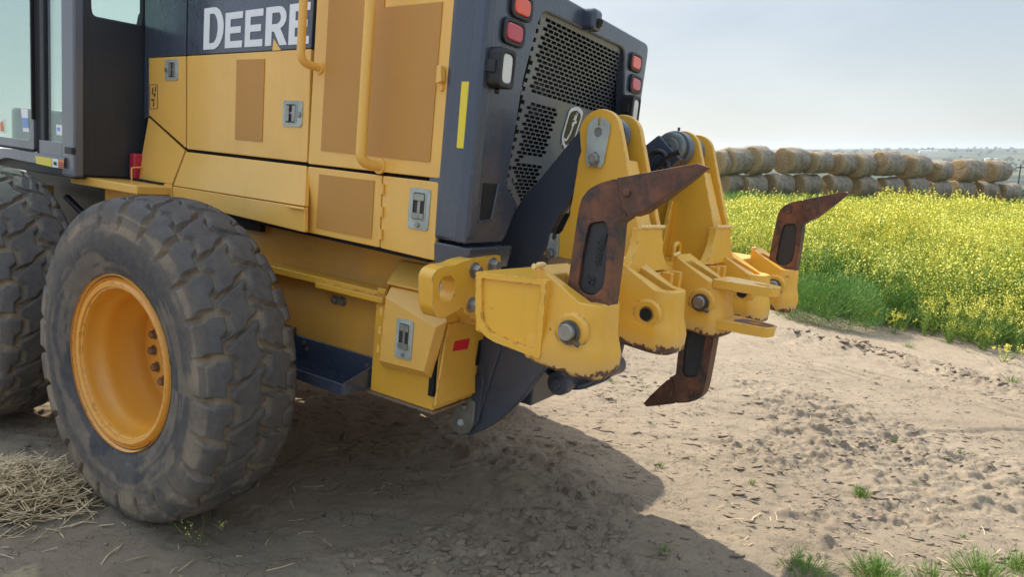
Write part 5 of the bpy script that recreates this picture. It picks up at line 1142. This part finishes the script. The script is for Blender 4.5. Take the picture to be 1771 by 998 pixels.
def tuft(n, H_, W_, sd, w_=.0035):
    r_ = np.random.default_rng(sd); V = []
    for k in range(n):
        a = r_.random()*2*pi; q = r_.random(); b_ = np.array([cos(a)*W_*.3*q, sin(a)*W_*.3*q, 0.]); d = np.array([cos(a)*q*W_/H_*.6, sin(a)*q*W_/H_*.6, 1.])+r_.normal(size=3)*.12
        L_ = H_*r_.uniform(.5, 1); V += [*blade(b_, d, L_, w_, r_, .0)]
        for j in range(5):
            tt = r_.uniform(.2,.95); dd = d/np.linalg.norm(d); V += [*blade(b_+dd*L_*tt, dd+r_.normal(size=3)*.7, L_*.28, w_*.7, r_)]
    return np.array(V).reshape(-1,4,3), np.zeros(len(V)//4)
for i, ((a, b), n, H_, W_, lb) in enumerate((((1490,860),60,.085,.10,'small bright green grass tuft alone in the middle of the sunlit mud'),((1392,990),70,.12,.22,'loose green grass tuft at the bottom edge, right at the tip of the shadow'),((1515,1000),130,.13,.22,'dense green grass tuft at the bottom edge of the picture, widest of its row'),((1612,1005),50,.11,.16,'thin dark green grass tuft at the bottom edge next to the dense one'),((1700,1000),120,.15,.28,'feathery green grass tuft at the bottom edge near the right corner'),((1765,985),60,.12,.15,'green grass tuft in the bottom right corner'),((1141,808),14,.045,.05,'tiny green grass sprig at the edge of the rounded shadow'),((1300,838),14,.04,.05,'tiny green sprig on sunlit mud right of the rounded shadow'),((1340,852),10,.03,.04,'faint green sprig between two clods in the sunlit mud'),((1545,765),16,.05,.06,'small green sprig behind the long lump of soil'),((1662,785),14,.045,.05,'small green sprig at the right beside the wheel groove'),((1150,955),14,.05,.06,'dark green sprig inside the machine shadow'),((1055,660),34,.05,.14,'low green grass patch seen just under the yellow ripper beam'),((1118,672),18,.04,.10,'low green sprig behind the hanging shank point'),((1750,660),30,.09,.13,'green tuft beside the clod ridge at the right edge'),((1570,600),26,.08,.14,'leafy green sprig in front of the small mustard plant'),((1580,838),12,.035,.04,'tiny green sprig right of the lone grass tuft'),((1665,930),14,.03,.05,'tiny pale green sprig among scattered straw'))):
    p = gpos(a, b); v, m = tuft(int(n*1.5), H_*.8, W_*1.1, 500+i); o = link('grass_tuft', quads_to_mesh('grass_tuft', v, m, [GREEN]), smooth=0, loc=p+Vector((0,0,-.004))); mark(o, lb, 'grass tuft', 'green grass tufts on the bare mud')
# ---- straw
def straws(n, sampler, name, lb, lay=.9, Lr=(.06,.20)):
    V = []
    for i in range(n):
        x_, y_, h = sampler(); z_ = g1(x_, y_) if n < 400 else None; V.append((x_, y_, h))
    V = np.array(V); zg = G(V[:,0], V[:,1]); Q = []
    for (x_, y_, h), z_ in zip(V, zg):
        a = rng.random()*2*pi; el = rng.normal()*.18*(1 if h < .03 else 1.3); L_ = rng.uniform(*Lr); d = np.array([cos(a)*cos(el), sin(a)*cos(el), sin(el)])*L_/2; s = np.cross(d, [0,0,1]); s = s/np.linalg.norm(s)*rng.uniform(.0016,.0032); u = np.array([0,0,.0014])
        c_ = np.array([x_, y_, z_+h+.003]); A_ = c_-d; B_ = c_+d
        kk = c_+np.cross(d, [0,0,1])*rng.normal()*.22+np.array([0,0,rng.normal()*.004])
        Q += [A_-s, kk-s, kk+u, A_+u, A_+u, kk+u, kk+s, A_+s, kk-s, B_-s, B_+u, kk+u, kk+u, B_+u, B_+s, kk+s]
    Q = np.array(Q).reshape(-1,4,3); o = link(name, quads_to_mesh(name, Q, np.zeros(len(Q)), [STRAWM]), smooth=0); o['kind'] = 'stuff'; o['label'] = lb; o['category'] = 'straw'
c1 = gpos(45, 880); c2 = gpos(110, 858)
def pile():
    while True:
        x_ = rng.normal()*.17; y_ = rng.normal()*.11
        if x_*x_/.25+y_*y_/.12 < 1: break
    h = max(0, .12*(1-(x_*x_/.20+y_*y_/.09)))*rng.random()**.6
    return c1.x+x_-.15, c1.y+y_+.08-x_*.05, h
straws(2300, pile, 'straw_heap', 'heap of loose pale straw on the mud beside the tyre')
def scat():
    k = rng.random()
    if k < .5: return rng.uniform(-2.0,-.6), rng.uniform(2.1,3.0), 0
    if k < .8: return rng.uniform(1.0,2.6), rng.uniform(2.7,3.4), 0
    return rng.uniform(-1.,3.5), rng.uniform(2.2,5), 0
straws(110, scat, 'scattered_straw', 'stray straw bits scattered over the mud', Lr=(.03,.13))
# ---- clods
t = NT('soil_clod'); t.set(Base_Color=t.mix(t.ramp(t.noise(7, 6), .3, .7), (.30,.225,.155), (.16,.12,.08)), Roughness=.95); t.bump(t.noise(70, 7, .8), .6, .006); CLM = t.m
def clod_mesh(sd):
    bm = bmesh.new(); bmesh.ops.create_icosphere(bm, subdivisions=2, radius=1); r_ = np.random.default_rng(sd); o3 = r_.random(3)*20
    for v in bm.verts:
        n = v.co.normalized(); k = .45+.9*vnoise(np.array([n.x*1.8+o3[0]+5]), np.array([n.y*1.8+n.z*2.3+o3[1]+5]), sd)[0]+.25*vnoise(np.array([n.x*5+o3[0]+9]), np.array([n.y*5+n.z*4+o3[1]+9]), sd+1)[0]; v.co = Vector((n.x*k, n.y*k*.72, n.z*k*.42))
    V = np.array([v.co[:] for v in bm.verts]); F = np.array([[v.index for v in f.verts] for f in bm.faces]); bm.free(); return V, F
cl = [clod_mesh(s) for s in range(7)]
def clods(n, sampler, name, lb):
    Vs = []; Fs = []; k0 = 0; P_ = np.array([sampler() for _ in range(n)]); zg = G(P_[:,0], P_[:,1])
    for i in range(n):
        v, f = cl[i % 7]; x_, y_, s = P_[i]; a = rng.random()*2*pi; R_ = np.array([[cos(a),-sin(a),0],[sin(a),cos(a),0],[0,0,1]]); Vs.append((v*s)@R_.T+np.array([x_, y_, zg[i]+s*.12])); Fs.append(f+k0); k0 += len(v)
    me = bpy.data.meshes.new(name); fast_mesh(me, np.concatenate(Vs), np.concatenate(Fs)); o = link(name, me, CLM, smooth=0); o['kind'] = 'stuff'; o['label'] = lb; o['category'] = 'soil'
def flakes(n, sampler, name, lb):
    Vs = []; Fs = []; k0 = 0; P_ = np.array([sampler() for _ in range(n)]); zg = G(P_[:,0], P_[:,1])
    for i in range(n):
        v, f = cl[i % 7]; x_, y_, s = P_[i]; a = rng.normal()*.35-.15; R_ = np.array([[cos(a),-sin(a),0],[sin(a),cos(a),0],[0,0,1]]); w_ = v*np.array([1.7*s, .75*s, .55*s])
        Vs.append(w_@R_.T+np.array([x_, y_, zg[i]+s*.16])); Fs.append(f+k0); k0 += len(v)
    me = bpy.data.meshes.new(name); fast_mesh(me, np.concatenate(Vs), np.concatenate(Fs)); o = link(name, me, CLM, smooth=0); o['kind'] = 'stuff'; o['label'] = lb; o['category'] = 'soil'
def flk():
    while True:
        x_ = rng.uniform(-1.6, 4.6); y_ = rng.uniform(2.2, 6.0)
        dn = fbm(np.array([x_*1.3+8]), np.array([y_*1.6]), 3, 61)[0]; tr_k = segdist(np.array([x_]), np.array([y_]), [(1.6,5.6),(3.0,5.5),(4.2,5.1),(5.2,4.6)])[0]
        if rng.random() < min(1, max(0, (dn-.42)*4))*(.15 if tr_k < .6 else 1): return x_, y_, .004+.016*rng.random()**2.2
def along(pts, sp_, s0, s1):
    k = rng.integers(len(pts)-1); t_ = rng.random(); a, b = pts[k], pts[k+1]; return a[0]*(1-t_)+b[0]*t_+rng.normal()*sp_, a[1]*(1-t_)+b[1]*t_+rng.normal()*sp_, s0+(s1-s0)*rng.random()**3
clods(620, lambda: along(RIDGE, .13, .008, .045), 'clod_ridge', 'ridge of crumbled soil clods along the sunlit wheel track')
clods(300, lambda: along(CLOD, .12, .004, .028), 'crumbled_soil', 'crumbled grey soil clods at the bottom of the picture in the shadow')
clods(120, lambda: along(LUMP, .14, .005, .026), 'soil_lumps', 'broken soil lumps in a line across the sunlit mud')
flakes(2400, flk, 'crust_flakes', 'thin lifted flakes of dried mud crust')
def anyw():
    return rng.uniform(-2.4,4.5), rng.uniform(2.1,6.5), .0018+.011*rng.random()**6
clods(5200, anyw, 'loose_crumbs', 'small loose soil crumbs scattered over the dried mud')
# ================================================================== far valley
def far_tree(sd, n=200):
    r_ = np.random.default_rng(sd); V = []
    for k in range(n):
        c_ = r_.normal(size=3)*np.array([2.2,2.2,1.6])+np.array([0,0,4.2]); u = r_.normal(size=3); u /= np.linalg.norm(u); w_ = np.cross(u, r_.normal(size=3)); w_ /= np.linalg.norm(w_); V += [c_-u*.9, c_-w_*.9, c_+u*.9, c_+w_*.9]
    V += [np.array(q)*1. for q in ((-.2,0,0),(.2,0,0),(.12,0,4),(-.12,0,4))]
    return np.array(V).reshape(-1,4,3), np.zeros(len(V)//4)
ft = [far_tree(s) for s in range(4)]; P_ = []
def far_at(a, D_, dz=0): x_ = (a-885.5)/1200*D_; return x_, D_, g1(x_, D_)
for i in range(170):
    a = rng.uniform(1700, 1960); D_ = rng.uniform(560, 620)+rng.normal()*8; P_.append(far_at(a, D_))
for i in range(700):
    D_ = rng.uniform(1500, 5500); a = rng.uniform(1380, 2050); x_, y_, z_ = far_at(a, D_)
    if fbm(np.array([x_/260.]), np.array([y_/160.]), 3, 77)[0] > .52: P_.append((x_, y_, z_))
v, m = scatter(np.array(P_), ft, rng.uniform(.9, 1.7, len(P_))); o = link('far_trees', quads_to_mesh('far_trees', v, m, [plain('far_foliage', (.04,.065,.028), .9)]), smooth=0); o['kind'] = 'stuff'; o['label'] = 'hazy groves of trees spread over the distant valley'; o['category'] = 'woods'
SHW = plain('shed_white', (.75,.75,.73), .6)
for i, (a, D_, w_, lb) in enumerate(((1592,3600,95,'long white farm building on the hazy far slope, left of the pair'),(1700,2900,50,'white farm building on the hazy far slope at the right'),(1712,2600,30,'small white shed just below the right farm building'),(1628,2300,34,'white shed low on the hazy far slope'),(1745,560,16,'pale farmhouse among the dark trees right of the bale stack'))):
    x_, y_, z_ = far_at(a, D_); ww = w_; e = bpy.data.objects.new('farm_building', None); COL.objects.link(e); e.location = (x_, y_, z_); mark(e, lb, 'farm building', 'pale buildings in the far valley')
    h_ = max(3.5, ww*.12); bm = bmesh.new(); add_box(bm, (-ww/2,-5,-1), (ww/2,5,h_)); bmo('wall', bm, SHW, e)
    bm = bmesh.new(); add_plate(bm, [Vector((-ww/2-.5,-5.6,h_+.01)), Vector((-ww/2-.5,0,h_+2.6)), Vector((-ww/2-.5,5.6,h_+.01))], (-1,0,0), ww+1); bmo('roof', bm, plain('pale_roof', (.6,.6,.6), .6) if 'pale_roof' not in bpy.data.materials else bpy.data.materials['pale_roof'], e)
for i, (a, D_, lb) in enumerate(((1752,170,'thin wooden power pole standing in the valley right of the bales'),(1684,420,'distant thin power pole above the last bale'))):
    x_, y_, z_ = far_at(a, D_); e = bpy.data.objects.new('power_pole', None); COL.objects.link(e); e.location = (x_, y_, z_); mark(e, lb, 'power pole', 'power poles in the valley')
    bm = bmesh.new(); add_cyl(bm, (0,0,-1), (0,0,11), .14, 10); bmo('pole', bm, DP, e); bm = bmesh.new(); add_box(bm, (-1.1,-.06,10.1), (1.1,.06,10.3)); bmo('cross_arm', bm, DP, e)
# ================================================================== haze
bm = bmesh.new(); add_box(bm, (-11500,-4600,-140), (11500,13500,150)); t = NT('valley_haze'); t.N.remove(t.b)
pv = t.n('ShaderNodeVolumePrincipled'); pv.inputs['Density'].default_value = .00010; pv.inputs['Color'].default_value = (.80,.87,.95,1); pv.inputs['Anisotropy'].default_value = .3
t.L.new(pv.outputs[0], t.out.inputs['Volume']); hz = bmo('haze', bm, t.m, smooth=0); hz['kind'] = 'stuff'
